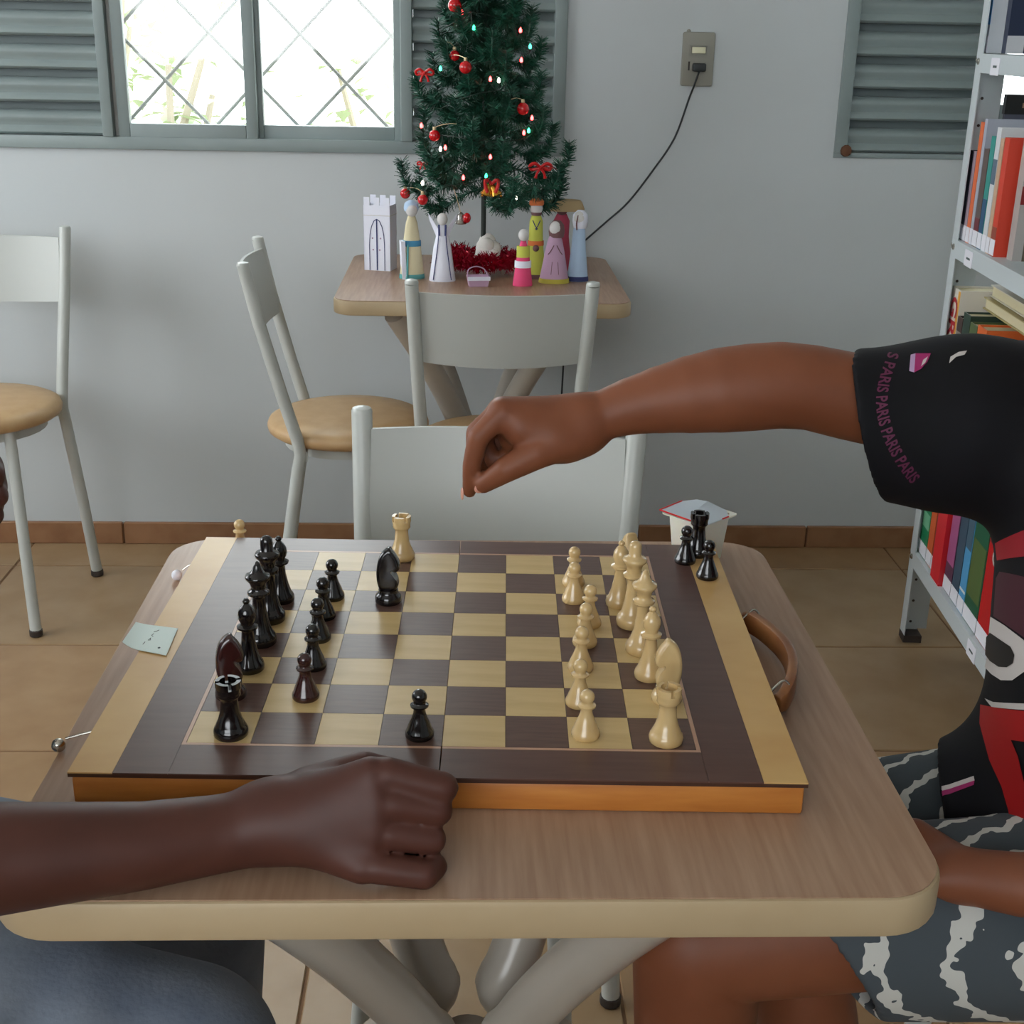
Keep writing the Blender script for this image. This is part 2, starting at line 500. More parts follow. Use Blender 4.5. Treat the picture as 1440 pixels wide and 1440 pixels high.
# ================================================================== TABLES
def make_table(x0, x1, y0, y1, label, lam, rc=0.045):
    cx, cy = (x0 + x1) / 2, (y0 + y1) / 2
    hx, hy = (x1 - x0) / 2, (y1 - y0) / 2
    t = thing('cafe_table', label, 'table', (cx, cy, 0))
    top = MB().prism(rrect(-hx, hx, -hy, hy, rc), 0.710, 0.7392).build('tabletop', M_EDGE, t, bevel=0.004, ang=35)
    MB().prism(rrect(-hx + 0.0025, hx - 0.0025, -hy + 0.0025, hy - 0.0025, rc - 0.002), 0.739, 0.740).build('laminate', lam, top)
    plate = MB().box(-0.23, 0.23, -0.03, 0.03, 0.700, 0.710)
    plate.box(-0.03, 0.03, -0.23, 0.23, 0.698, 0.7095)
    plate.build('mounting_plate', M_TUBE, t)
    for sx in (-1, 1):
        for sy in (-1, 1):
            p = smooth_path([(sx * 0.175, sy * 0.205, 0.700), (sx * 0.102, sy * 0.122, 0.560), (sx * 0.045, sy * 0.048, 0.420),
                             (sx * 0.04, sy * 0.042, 0.370), (sx * 0.152, sy * 0.090, 0.210), (sx * 0.250, sy * 0.190, 0.020)], 5)
            lg = MB().tube(p, 0.0245, 18).build('leg', M_TUBE, t)
            MB().lathe([(0.020, 0), (0.026, 0.002), (0.027, 0.016), (0.024, 0.024)], 16, (sx * 0.250, sy * 0.190, 0)).build('foot_cap', M_CAP, lg)
    MB().lathe([(0.018, 0.335), (0.028, 0.340), (0.029, 0.355), (0.026, 0.366), (0.014, 0.370)], 20).build('hub', M_TUBE, t)
    return t

make_table(-0.288, 0.320, -0.3205, 0.2850, 'square wood-laminate cafe table carrying the chessboard', M_LAM)
make_table(-0.250, 0.341, 1.550, 2.118, 'square wood-laminate cafe table under the small Christmas tree', M_LAM)

# ================================================================== CHAIRS
def make_chair(loc, rz, label):
    t = thing('tubular_chair', label, 'chair', (loc[0], loc[1], 0), rz, 'grey tubular chairs with round beige seats')
    rs = 0.170
    prof = [(0.02, 0.4385), (rs - 0.012, 0.439), (rs - 0.002, 0.446), (rs, 0.456), (rs - 0.004, 0.466), (rs - 0.018, 0.473), (rs - 0.06, 0.477), (0.02, 0.478)]
    MB().lathe(prof, 40).build('seat', M_SEAT, t, ang=60)
    m = MB()
    ring = [(0.135 * math.cos(2 * math.pi * k / 28), 0.135 * math.sin(2 * math.pi * k / 28)) for k in range(28)]
    n = 28
    v = [(x, y, 0.414) for x, y in ring] + [(x, y, 0.4385) for x, y in ring] + [(x * .95, y * .95, 0.414) for x, y in ring] + [(x * .95, y * .95, 0.4385) for x, y in ring]
    f = []
    for k in range(n):
        j = (k + 1) % n
        f += [(k, j, n + j, n + k), (2 * n + j, 2 * n + k, 3 * n + k, 3 * n + j), (k, 2 * n + k, 2 * n + j, j), (n + k, n + j, 3 * n + j, 3 * n + k)]
    m.add(v, f).build('seat_ring', M_CHAIR, t)
    for s in (-1, 1):
        p = [(s * 0.163, -0.187, 0.812), (s * 0.158, -0.163, 0.70), (s * 0.151, -0.127, 0.56), (s * 0.147, -0.099, 0.46), (s * 0.147, -0.094, 0.43), (s * 0.149, -0.100, 0.40), (s * 0.160, -0.132, 0.20), (s * 0.168, -0.160, 0.012)]
        po = MB().tube(p, 0.0125, 14).build('back_post', M_CHAIR, t)
        MB().lathe([(0.0125, 0), (0.0128, 0.003), (0.011, 0.007), (0.004, 0.009)], 12, (s * 0.163, -0.187, 0.811)).build('end_plug', M_CHAIR, po)
        MB().lathe([(0.010, 0), (0.0145, 0.002), (0.0145, 0.014), (0.011, 0.016)], 12, (s * 0.168, -0.160, 0)).build('foot_cap', M_CAP, po)
        MB().obox((s * 0.136, -0.088, 0.426), (0.014, 0, 0), (0, 0.008, 0), (0, 0, 0.010)).build('weld_tab', M_CHAIR, po)
        fl = MB().tube([(s * 0.094, 0.104, 0.436), (s * 0.100, 0.116, 0.36), (s * 0.125, 0.172, 0.012)], 0.0120, 14).build('front_leg', M_CHAIR, t)
        MB().lathe([(0.010, 0), (0.014, 0.002), (0.014, 0.014), (0.011, 0.016)], 12, (s * 0.125, 0.172, 0)).build('foot_cap', M_CAP, fl)
    # curved pressed-steel back panel
    nu, nv = 20, 4
    v = []
    for side in (0, 1):
        for j in range(nv + 1):
            z = 0.660 + (0.795 - 0.660) * j / nv
            for i in range(nu + 1):
                u = -1 + 2 * i / nu
                yb = -0.094 - (z - 0.43) * 0.244
                d = 0.026 * (1 - u * u)
                zz = z - (0.006 * (1 - u * u) if j == 0 else 0)
                v.append((u * 0.150, yb - d + (0.006 if side else 0.0), zz))
    f = []
    N = (nu + 1) * (nv + 1)
    for j in range(nv):
        for i in range(nu):
            a = j * (nu + 1) + i
            f += [(a, a + 1, a + nu + 2, a + nu + 1), (N + a + 1, N + a, N + a + nu + 1, N + a + nu + 2)]
    for i in range(nu):
        f += [(i + 1, i, N + i, N + i + 1)]
        a = nv * (nu + 1) + i
        f += [(a, a + 1, N + a + 1, N + a)]
    for j in range(nv):
        a = j * (nu + 1)
        f += [(a, a + nu + 1, N + a + nu + 1, N + a)]
        b_ = a + nu
        f += [(b_ + nu + 1, b_, N + b_, N + b_ + nu + 1)]
    MB().add(v, f).build('backrest', M_PANEL, t, ang=50)
    return t

make_chair((-1.03, 1.76), R(180), 'grey tubular chair standing alone against the white wall below the shutter')
make_chair((-0.234, 1.686), R(-86.4), 'grey tubular chair drawn up to the side of the Christmas tree table')
make_chair((0.077, 1.540), 0.0, 'grey tubular chair tucked under the front of the Christmas tree table')
make_chair((0.027, 0.306), R(173), 'grey tubular chair at the far side of the chessboard table')
make_chair((-0.64, -0.11), R(-90), 'grey tubular chair under the player wearing blue jeans')
make_chair((0.60, -0.04), R(90), 'grey tubular chair under the player in the black jersey')

# ================================================================== CHESSBOARD
TH = R(-1.72)
S = 0.045
board = thing('chess_board', 'folding wooden chess box opened flat as a chequered board', 'chess board', (0, 0, 0.740), TH)
BX, BY0, BY1 = 0.2508, -0.2215, 0.2145
sq_me = [MB().box(-S / 2 + 0.0002, S / 2 - 0.0002, -S / 2 + 0.0002, S / 2 - 0.0002, 0.0, 0.0010).mesh('square', mm, False) for mm in (M_SQD, M_SQL)]
for side in (-1, 1):
    xa, xb = (-BX, -0.0005) if side < 0 else (0.0005, BX)
    half = MB().box(xa + (0.0015 if side < 0 else 0), xb - (0.0015 if side > 0 else 0), BY0 + 0.0015, BY1 - 0.0015, 0, 0.0222).build('box_half', M_PINE, board, bevel=0.0025)
    MB().box(xa, xb, BY0, BY1, 0.0222, 0.0250).build('ply_edge', M_DEDGE, half, smooth=False)
    zt0, zt1 = 0.0250, 0.0260
    so, si = (-BX, -0.2207) if side < 0 else (0.2207, BX)
    MB().box(so, si, BY0, BY1, zt0, zt1).build('light_strip', M_STRIP, half, smooth=False)
    ba, bb_ = (-0.2205, -0.1832) if side < 0 else (0.1832, 0.2205)
    MB().box(ba, bb_, BY0, BY1, zt0, zt1).build('border_panel', M_BDARK, half, smooth=False)
    fa, fb = (-0.1830, -0.0005) if side < 0 else (0.0005, 0.1830)
    MB().box(fa, fb, BY0, -0.1832, zt0, zt1).build('border_panel', M_BDARK, half, smooth=False)
    MB().box(fa, fb, 0.1832, BY1, zt0, zt1).build('border_panel', M_BDARK, half, smooth=False)
    MB().box(fa, fb, -0.1830, -0.1802, zt0, zt1).build('inlay_line', M_INLAY, half, smooth=False)
    MB().box(fa, fb, 0.1802, 0.1830, zt0, zt1).build('inlay_line', M_INLAY, half, smooth=False)
    la, lb_ = (-0.1830, -0.1802) if side < 0 else (0.1802, 0.1830)
    MB().box(la, lb_, -0.1801, 0.1801, zt0, zt1).build('inlay_line', M_INLAY, half, smooth=False)
    for i in range(4):
        for j in range(8):
            ci = i if side < 0 else i + 4
            obj('square', sq_me[(ci + j) % 2 == 0 and 1 or 0], half, ((ci - 3.5) * S, (j - 3.5) * S, zt0))
# leather carrying handle with wire loops
hp = smooth_path([(0.2535, 0.066, 0.014), (0.2600, 0.062, 0.015), (0.2700, 0.040, 0.016), (0.2785, 0.006, 0.017), (0.2800, -0.022, 0.017), (0.2745, -0.052, 0.016), (0.2640, -0.078, 0.014), (0.2560, -0.086, 0.013)], 5)
v, f = [], []
for i, p in enumerate(hp):
    a = hp[max(i - 1, 0)]
    b = hp[min(i + 1, len(hp) - 1)]
    tn = (b - a).normalized()
    nrm = Vector((tn.y, -tn.x, 0)).normalized()
    e = min(i, len(hp) - 1 - i)
    hw, hh = 0.0042, 0.0065 + 0.0030 * min(1, e / 6.0)
    for da, dz in ((-hw, -hh), (hw, -hh), (hw, hh), (-hw, hh)):
        v.append(p + nrm * da + Vector((0, 0, dz)))
for i in range(len(hp) - 1):
    for k in range(4):
        f.append((i * 4 + k, i * 4 + (k + 1) % 4, i * 4 + 4 + (k + 1) % 4, i * 4 + 4 + k))
f += [(3, 2, 1, 0), tuple(len(v) - 4 + k for k in range(4))]
hd = MB().add(v, f).build('handle', M_LEATHER, board, bevel=0.0018)
for yy in (0.060, -0.074):
    MB().tube(smooth_path([(0.2500, yy - 0.004, 0.016), (0.257, yy - 0.001, 0.0225), (0.2635, yy + 0.001, 0.0265), (0.2680, yy, 0.022), (0.2670, yy - 0.002, 0.013)], 4), 0.0011, 8).build('wire_loop', M_METAL, hd)
# hook clasps on the opposite side
for yy, bx in ((0.168, 0.0), (-0.150, 0.011)):
    c = MB().tube(smooth_path([(-0.2500, yy + 0.004, 0.013), (-0.258, yy + 0.003, 0.014), (-0.265 - bx, yy, 0.010)], 4), 0.0010, 8).build('clasp', M_METAL, board)
    MB().ball((-0.270 - bx, yy - 0.002, 0.0055), 0.0052, 12, 8).build('clasp_knob', M_METAL if bx else M_PAPER, c)

# ================================================================== CHESS MEN
mm_ = 0.001
def prof(lst):
    return [(max(r, 0.05) * mm_, z * mm_) for r, z in lst]
def ballprof(c, r, z_from, n=8):
    out = []
    a0 = math.acos(max(-1, min(1, (c - z_from) / r)))
    for i in range(n + 1):
        a = a0 + (math.pi - a0) * i / n
        out.append((r * math.sin(a), c - r * math.cos(a)))
    return out
PAWN = prof([(9.6, 0), (10.3, 1), (10.4, 3.4), (9.8, 5.2), (9.0, 6.4), (8.3, 9), (6.2, 14), (4.6, 18.5), (4.1, 22.5), (4.6, 23.4), (6.5, 24.2), (6.6, 25.3), (4.6, 26.4), (4.2, 27)] + ballprof(31.7, 5.5, 28.3))
ROOK = prof([(11.4, 0), (12.2, 1), (12.4, 4.5), (11.5, 7), (10.6, 8), (10.3, 9.5), (8.6, 13), (6.9, 19), (6.2, 26), (6.3, 29.5), (7.6, 31), (8.4, 32.2), (8.2, 33.6), (8.3, 35), (8.9, 38.5), (5.8, 38.5), (5.5, 37.5), (0.1, 37.5)])
BISHOP = prof([(10.8, 0), (11.6, 1), (11.8, 4.2), (11, 6.8), (9.4, 9), (7.2, 16), (5.2, 26), (4.6, 33.5), (5.4, 34.6), (8.0, 36), (8.2, 37.6), (5.2, 39.2), (5.0, 40.2), (6.3, 43), (7.0, 46.5), (6.4, 50.5), (4.4, 54), (2.5, 56), (2.0, 56.6), (2.9, 57.8), (2.7, 59.4), (1.4, 60.6), (0.1, 60.8)])
QUEEN = prof([(11.8, 0), (12.8, 1.2), (13.0, 5.4), (12, 8.6), (11.2, 9.4), (9.2, 13), (7, 21), (5.5, 32), (5.1, 41), (6.2, 42.4), (8.8, 44), (8.9, 46), (6.0, 48), (5.8, 50), (6.8, 54), (9.8, 57.4), (10.2, 59), (9.6, 60.6), (6.6, 61.8), (4.6, 64.5), (3.0, 68.5), (1.7, 71.5), (0.1, 72.6)])
KING = prof([(11.8, 0), (12.8, 1.2), (13.2, 5.6), (12.2, 9), (11.2, 9.8), (9.2, 13.5), (7.1, 22), (5.7, 33), (5.3, 42), (6.4, 43.6), (9.0, 45.4), (9.1, 47.4), (6.2, 49.4), (6.2, 52), (7.0, 55.5), (10.0, 58.6), (10.4, 60.4), (9.6, 62.2), (6.2, 63.6), (5.3, 65), (5.3, 72), (4.8, 74.6), (3.2, 76.4), (0.1, 77.2)])
KBASE = prof([(10.8, 0), (11.6, 1), (11.8, 4.4), (11, 7), (9.6, 8.6), (8.6, 10.5), (8.6, 12.4), (6.5, 13.2), (0.1, 13.2)])
KNOUT = [(-7, 11.5), (-8.6, 16), (-9.8, 22), (-10.0, 30), (-9.2, 37), (-7.4, 43), (-4.8, 47.4), (-1.8, 50.2), (0.8, 51.6), (2.8, 51.0), (4.0, 48.8), (6.2, 46.0), (8.6, 41.8), (10.4, 36.6), (10.6, 33.2), (9.2, 31), (6.8, 30.6), (4.6, 32), (3.0, 31.2), (3.6, 28.4), (6.4, 25), (8.8, 21), (9.4, 17.4), (8.0, 13.6), (6, 11.5)]

KNOUT = [(p.x, p.z) for p in smooth_path([(x, 0, z) for x, z in KNOUT], 3)]

def knight_mesh(name, mat_):
    m = MB().lathe(KBASE, 28)
    n = len(KNOUT)
    cx = sum(p[0] for p in KNOUT) / n
    cz = sum(p[1] for p in KNOUT) / n
    layers = [(-7.2, 0.72), (-6.9, 0.82), (-6.0, 0.92), (-4.2, 0.98), (0, 1.0), (4.2, 0.98), (6.0, 0.92), (6.9, 0.82), (7.2, 0.72)]
    v = []
    for y, s in layers:
        for x, z in KNOUT:
            w = 1.0 - 0.25 * max(0.0, (z - 34) / 18.0)
            v.append(((cx + (x - cx) * s) * mm_, y * w * mm_, (cz + (z - cz) * s + (1 - s) * (-2 if z < 20 else 0)) * mm_))
    f = [tuple(range(n)), tuple(range(len(v) - 1, len(v) - n - 1, -1))]
    for i in range(len(layers) - 1):
        for k in range(n):
            f.append((i * n + (k + 1) % n, i * n + k, (i + 1) * n + k, (i + 1) * n + (k + 1) % n))
    m.add(v, f)
    me = m.mesh(name, mat_, True, ang=42)
    bm = bmesh.new()
    bm.from_mesh(me)
    bmesh.ops.recalc_face_normals(bm, faces=bm.faces)
    bm.to_mesh(me)
    bm.free()
    return me

def rook_mesh(name, mat_):
    m = MB().lathe(ROOK, 28)
    for q in range(4):
        ring = []
        for z in (0.0380, 0.0432):
            for r in (0.0060, 0.0090):
                for k in range(7):
                    a = R(q * 90 + 10 + 70.0 * k / 6)
                    ring.append((r * math.cos(a), r * math.sin(a), z))
        f = []
        def idx(zi, ri, k):
            return zi * 14 + ri * 7 + k
        for k in range(6):
            f += [(idx(1, 0, k), idx(1, 1, k), idx(1, 1, k + 1), idx(1, 0, k + 1)), (idx(0, 1, k), idx(0, 1, k + 1), idx(1, 1, k + 1), idx(1, 1, k)),
                  (idx(0, 0, k + 1), idx(0, 0, k), idx(1, 0, k), idx(1, 0, k + 1))]
        for k in (0, 6):
            f.append((idx(0, 0, k), idx(0, 1, k), idx(1, 1, k), idx(1, 0, k)))
        m.add(ring, f)
    return m.mesh(name, mat_, True, ang=45)

MEN = {}
for sd, mt in (('w', M_WHITE), ('b', M_BLACK), ('n', M_BROWNB)):
    for nm, pr in (('pawn', PAWN), ('bishop', BISHOP), ('queen', QUEEN), ('king', KING)):
        MEN[nm, sd] = MB().lathe(pr, 28).mesh('chess_' + nm, mt, True, ang=50)
    MEN['knight', sd] = knight_mesh('chess_knight', mt)
    MEN['rook', sd] = rook_mesh('chess_rook', mt)

TB = 0.7660
MEN_LIST = [
    ('rook', 'b', -0.1558, -0.1637, 20, 'black rook standing on the corner square of its own side'),
    ('knight', 'n', -0.1653, -0.1064, 12, 'dark reddish-brown knight standing next to the black corner rook'),
    ('bishop', 'b', -0.1583, -0.0619, 0, 'black bishop between the reddish-brown knight and the black queen'),
    ('queen', 'b', -0.1563, -0.0149, 0, 'black queen with pointed top standing beside the black king'),
    ('king', 'b', -0.1549, 0.0292, 0, 'tall black king with a blunt cylinder top'),
    ('bishop', 'b', -0.1511, 0.0700, 0, 'black bishop on the other side of the black king, last of the row'),
    ('pawn', 'n', -0.1090, -0.1085, 0, 'dark brown pawn in front of the reddish-brown knight'),
    ('pawn', 'b', -0.1086, -0.0580, 0, 'black pawn in front of the black bishop beside the knight'),
    ('pawn', 'b', -0.1100, -0.0079, 0, 'black pawn in front of the black queen'),
    ('pawn', 'b', -0.1102, 0.0353, 0, 'black pawn in front of the black king'),
    ('pawn', 'b', -0.1062, 0.0757, 0, 'black pawn in front of the bishop that ends the black row'),
    ('pawn', 'b', -0.0215, -0.1656, 0, 'lone black pawn advanced on the edge row near the board hinge'),
    ('knight', 'b', -0.0567, 0.0685, -4, 'black knight advanced out into the middle of the board'),
    ('rook', 'w', 0.1547, -0.1726, 10, 'pale boxwood rook standing on the corner square of its own side'),
    ('knight', 'w', 0.1639, -0.1122, 176, 'pale boxwood knight beside the boxwood corner rook'),
    ('bishop', 'w', 0.1554, -0.0739, 0, 'pale boxwood bishop between knight and queen'),
    ('queen', 'w', 0.1549, -0.0287, 0, 'pale boxwood queen with a pointed top'),
    ('king', 'w', 0.1530, 0.0220, 0, 'tall pale boxwood king with a rounded cylinder top'),
    ('bishop', 'w', 0.1467, 0.0640, 0, 'pale boxwood bishop between king and the far knight'),
    ('knight', 'w', 0.1604, 0.1089, -75, 'pale boxwood knight at the far end of the boxwood row, seen from its front'),
    ('rook', 'w', -0.0494, 0.1696, 30, 'pale boxwood rook that has reached the far edge row behind the black knight'),
    ('pawn', 'w', 0.0976, -0.1656, 0, 'pale boxwood pawn in front of the boxwood corner rook'),
    ('pawn', 'w', 0.0968, -0.1180, 0, 'pale boxwood pawn in front of the knight beside the corner rook'),
    ('pawn', 'w', 0.1026, -0.0607, 0, 'pale boxwood pawn in front of the bishop beside the queen'),
    ('pawn', 'w', 0.1098, -0.0158, 0, 'pale boxwood pawn in front of the boxwood queen'),
    ('pawn', 'w', 0.1167, 0.0214, 0, 'pale boxwood pawn in front of the boxwood king'),
    ('pawn', 'w', 0.1072, 0.0717, 0, 'pale boxwood pawn in front of the bishop beside the king'),
    ('pawn', 'w', 0.1100, 0.1083, 0, 'pale boxwood pawn in front of the far boxwood knight'),
    ('rook', 'b', 0.2365, 0.1830, 40, 'captured black rook standing on the pale border strip by the pudding cup'),
    ('pawn', 'b', 0.2215, 0.1635, 0, 'captured black pawn pressed against the captured black rook'),
    ('pawn', 'b', 0.2364, 0.1264, 0, 'captured black pawn alone on the pale border strip'),
]
for kind, sd, x, y, rz, lab in MEN_LIST:
    o = obj('chess_' + kind, MEN[kind, sd], None, (x, y, TB), R(rz))
    tag(o, lab, 'chess piece', 'boxwood chess men' if sd == 'w' else 'black chess men')
o = obj('chess_pawn', MEN['pawn', 'w'], None, (-0.2150, 0.2420, 0.740))
tag(o, 'captured boxwood pawn standing on the table behind the board', 'chess piece', 'boxwood chess men')

# ------------------------------------------------------------------ paper note on the strip
note = thing('paper_note', 'small mint paper note with scribbles lying over the board edge', 'note', (-0.247, -0.009, 0.7655))
c0, c1, c2, c3 = Vector((-0.019, 0.029, 0)), Vector((0.018, 0.019, 0)), Vector((0.019, -0.031, 0)), Vector((-0.019, -0.016, 0))
def note_pt(u, w, dz=0.0):
    p = (c0 * (1 - u) + c1 * u) * (1 - w) + (c3 * (1 - u) + c2 * u) * w
    p.z = 0.0012 + 0.004 * max(0, 0.35 - u) ** 2 * 20 * (0.3 + w) * 0.35 + dz
    return p
N = 10
v = [note_pt(i / N, j / N, dz) for dz in (0.0, 0.0004) for j in range(N + 1) for i in range(N + 1)]
K = (N + 1) ** 2
f = []
for j in range(N):
    for i in range(N):
        a = j * (N + 1) + i
        f += [(a, a + N + 1, a + N + 2, a + 1), (K + a, K + a + 1, K + a + N + 2, K + a + N + 1)]
MB().add(v, f).build('sheet', M_NOTE, note)
sc = MB()
for pts in ([(0.50, 0.25), (0.56, 0.22), (0.60, 0.16)], [(0.52, 0.32), (0.49, 0.40), (0.54, 0.44)], [(0.50, 0.50), (0.47, 0.60), (0.52, 0.58), (0.50, 0.52)], [(0.42, 0.68), (0.40, 0.78)]):
    sc.tube([note_pt(a, b, 0.0005) for a, b in pts], 0.00025, 5)
sc.lathe([(0.0012, 0), (0.0010, 0.0004)], 8, tuple(note_pt(0.78, 0.80, 0.0004)))
sc.build('scribble', M_INK, note)

# ------------------------------------------------------------------ pudding cup
cup = thing('pudding_cup', 'small square plastic pudding cup with its foil lid half peeled', 'cup', (0.2470, 0.2400, 0.740), R(43))
def sq_loft(levels, n=5):
    v, f = [], []
    for h, z, r in levels:
        for x, y in rrect(-h, h, -h, h, r, n):
            v.append((x, y, z))
    k = 4 * (n + 1)
    for i in range(len(levels) - 1):
        for j in range(k):
            f.append((i * k + j, i * k + (j + 1) % k, (i + 1) * k + (j + 1) % k, (i + 1) * k + j))
    f.append(tuple(range(k - 1, -1, -1)))
    f.append(tuple((len(levels) - 1) * k + j for j in range(k)))
    return MB().add(v, f)
sq_loft([(0.0180, 0, 0.004), (0.0186, 0.001, 0.004), (0.0225, 0.046, 0.004), (0.0275, 0.0465, 0.004), (0.0277, 0.048, 0.004), (0.0225, 0.048, 0.004), (0.0195, 0.022, 0.004)]).build('tub', M_CUP, cup)
sq_loft([(0.0192, 0.0221, 0.004), (0.0196, 0.0235, 0.004)]).build('pudding', M_PUD, cup)
lv = [(-0.0285, 0.0285, 0.0500), (-0.0285, -0.0285, 0.0490), (0.0100, -0.0285, 0.0490), (0.0210, -0.0180, 0.0500), (0.0150, 0.0020, 0.0560), (0.0170, 0.0170, 0.0535), (0.0070, 0.0285, 0.0510)]
vv = [(x, y, z) for x, y, z in lv] + [(x, y, z + 0.0005) for x, y, z in lv] + [(-0.006, 0.0, 0.0525), (-0.006, 0.0, 0.0530)]
nn = len(lv)
ff = []
for k in range(nn):
    j = (k + 1) % nn
    ff += [(k, j, nn + j, nn + k), (2 * nn, j, k), (2 * nn + 1, nn + k, nn + j)]
lid = MB().add(vv, ff).build('foil_lid', M_FOIL, cup, ang=15)
m = MB()
m.tube([(-0.0285, 0.0285, 0.0506), (-0.0285, -0.0285, 0.0496)], 0.0008, 6)
m.tube([(-0.0285, 0.0285, 0.0506), (0.0070, 0.0285, 0.0516)], 0.0008, 6)
m.tube([(0.0000, -0.0285, 0.0496), (0.0100, -0.0285, 0.0496)], 0.0008, 6)
m.build('red_rim_print', M_RIBBON, lid)

# ================================================================== CHRISTMAS TREE
TX, TY = 0.049, 1.872
tree = thing('christmas_tree', 'small green artificial Christmas tree standing on the wall-side table', 'christmas tree', (TX, TY, 0.740))
MB().tube([(0, 0, 0.03), (0, 0, 0.70)], 0.0055, 10).build('trunk', M_TRUNK, tree)
rg = random.Random(11)
def needles(mb, path, rad, n, rr):
    L = len(path) - 1
    for _ in range(n):
        t = rr.random() * L
        i = min(int(t), L - 1)
        p = path[i].lerp(path[i + 1], t - i)
        tn = (path[i + 1] - path[i]).normalized()
        a = rr.uniform(0, 6.283)
        u = tn.orthogonal().normalized()
        d = (math.cos(a) * u + math.sin(a) * tn.cross(u)) + tn * rr.uniform(0.2, 0.8)
        d.normalize()
        ln = rad * rr.uniform(0.6, 1.1)
        w = d.orthogonal().normalized() * 0.0011
        q = p + d * ln
        mb.add([p - w, p + w, q + w * 0.5, q - w * 0.5], [(0, 1, 2, 3)])
NB = 64
STEMS = []
for k in range(NB):
    h = 0.172 + 0.500 * (k / (NB - 1)) ** 0.95
    a = k * 2.39996 + rg.uniform(-0.25, 0.25)
    fr = (h - 0.12) / 0.56
    L = (0.185 - 0.115 * fr) * rg.uniform(0.78, 1.08)
    if k < 9:
        L = 0.165 + 0.012 * (k % 3)
    dx, dy = math.cos(a), math.sin(a)
    if TY + L * dy > WY - 0.03:
        L = (WY - 0.03 - TY) / dy
    droop = ((0.032 if k == 0 else 0.042 if dy < 0.25 else 0.066) if k < 9 else 0.055) * (1 - fr) ** 1.3 + 0.004
    pts = smooth_path([(0, 0, h), (dx * L * 0.35, dy * L * 0.35, h - droop * 0.35), (dx * L * 0.75, dy * L * 0.75, h - droop), (dx * L * 0.97, dy * L * 0.97, h - droop * 0.55 + 0.01), (dx * L * 1.01, dy * L * 1.01, h - droop * 0.05 + 0.034)], 3)
    STEMS += [p + Vector((TX, TY, 0.740)) for p in pts[2:]]
    mb = MB().tube(pts, 0.0018, 5)
    needles(mb, pts, 0.0200, int(430 * (0.45 + L / 0.2)), rg)
    for s in (-1, 1):
        b0 = pts[5]
        sd = Vector((-dy * s, dx * s, 0)) * 0.6 + Vector((dx, dy, 0.15)) * 0.6
        tw = [b0, b0 + sd * L * 0.16, b0 + sd * L * 0.30 + Vector((0, 0, 0.012))]
        mb.tube(tw, 0.0014, 5)
        needles(mb, tw, 0.018, 130, rg)
    mb.build('branch', M_NEEDLE, tree, smooth=False)
mb = MB()
core = [Vector((0, 0, 0.20 + 0.053 * i)) for i in range(10)]
mb.tube(core, 0.004, 5)
needles(mb, core, 0.060, 1500, rg)
mb.build('centre_needles', M_NEEDLE, tree, smooth=False)

# ornaments hanging on the tree
def to_branch(p, base, above=0.0):
    """loop from a hanging point (world) to the nearest branch, in the ornament's own frame"""
    p, base = Vector(p), Vector(base)
    c = [q for q in STEMS if q.z > p.z + above] or STEMS
    q = min(c, key=lambda w: (w - p).length)
    mid = p.lerp(q, 0.5) + Vector((0, 0, 0.003))
    return smooth_path([p - base, mid - base, q - base], 4)
def bauble(c, r, lab):
    t = thing('bauble', lab, 'ornament', (c[0], c[1], c[2] - r), 0, 'red baubles on the Christmas tree')
    MB().ball((0, 0, r), r, 18, 12).build('ball', M_BAUBLE, t, ang=60)
    MB().lathe([(0.0035, 0), (0.0038, 0.001), (0.0036, 0.006), (0.002, 0.007)], 10, (0, 0, 2 * r - 0.0008)).build('cap', M_CAPG, t)
    MB().tube(to_branch((c[0], c[1], c[2] + r + 0.005), (c[0], c[1], c[2] - r)), 0.0007, 5).build('hanger', M_CAPG, t)
for c, r, lab in (((-0.014, 1.785, 1.284), .0135, 'large red bauble highest on the tree, touching a red light'), ((-0.014, 1.792, 1.190), .0105, 'smaller of two red baubles hanging close together'),
                  ((0.008, 1.765, 1.169), .0125, 'larger of two red baubles hanging close together'), ((0.125, 1.780, 1.091), .0125, 'red bauble hanging just above a red and a green light'),
                  ((-0.054, 1.775, 1.036), .0115, 'red bauble hanging just above a white light near the window frame'), ((-0.117, 1.835, 0.913), .0110, 'red bauble at a branch tip next to the paper castle'),
                  ((-0.079, 1.790, 0.906), .0110, 'red bauble hanging over the cream-robed paper figure')):
    bauble(c, r, lab)

def bow(c, s, label):
    t = thing('ribbon_bow', label, 'ornament', (c[0], c[1], c[2] - s), 0)
    for sg in (-1, 1):
        loop = smooth_path([(0, 0, s), (sg * s * 0.6, -0.004, s * 1.45), (sg * s * 1.1, 0, s * 1.2), (sg * s * 0.9, 0.003, s * 0.8), (0, 0, s)], 4)
        MB().tube(loop, s * 0.17, 8).build('loop', M_RIBBON, t)
        MB().tube(smooth_path([(0, -0.002, s), (sg * s * 0.35, -0.004, s * 0.5), (sg * s * 0.5, -0.002, 0)], 3), [s * .14] * 6 + [s * .2], 8).build('tail', M_RIBBON, t)
    MB().ball((0, -0.003, s), s * 0.25, 10, 8).build('knot', M_RIBBON, t)
    MB().tube(to_branch(c, (c[0], c[1], c[2] - s), -0.05), 0.0008, 5).build('tie', M_RIBBON, t)
bow((-0.075, 1.815, 1.155), 0.016, 'red ribbon bow with a pale tail on the tree edge by the shutter')
bow((0.164, 1.782, 0.975), 0.020, 'large red ribbon bow tied low on the tree beside the paper kings')
bow((-0.080, 1.825, 0.975), 0.010, 'tiny red ribbon bow on a low branch above the paper castle')

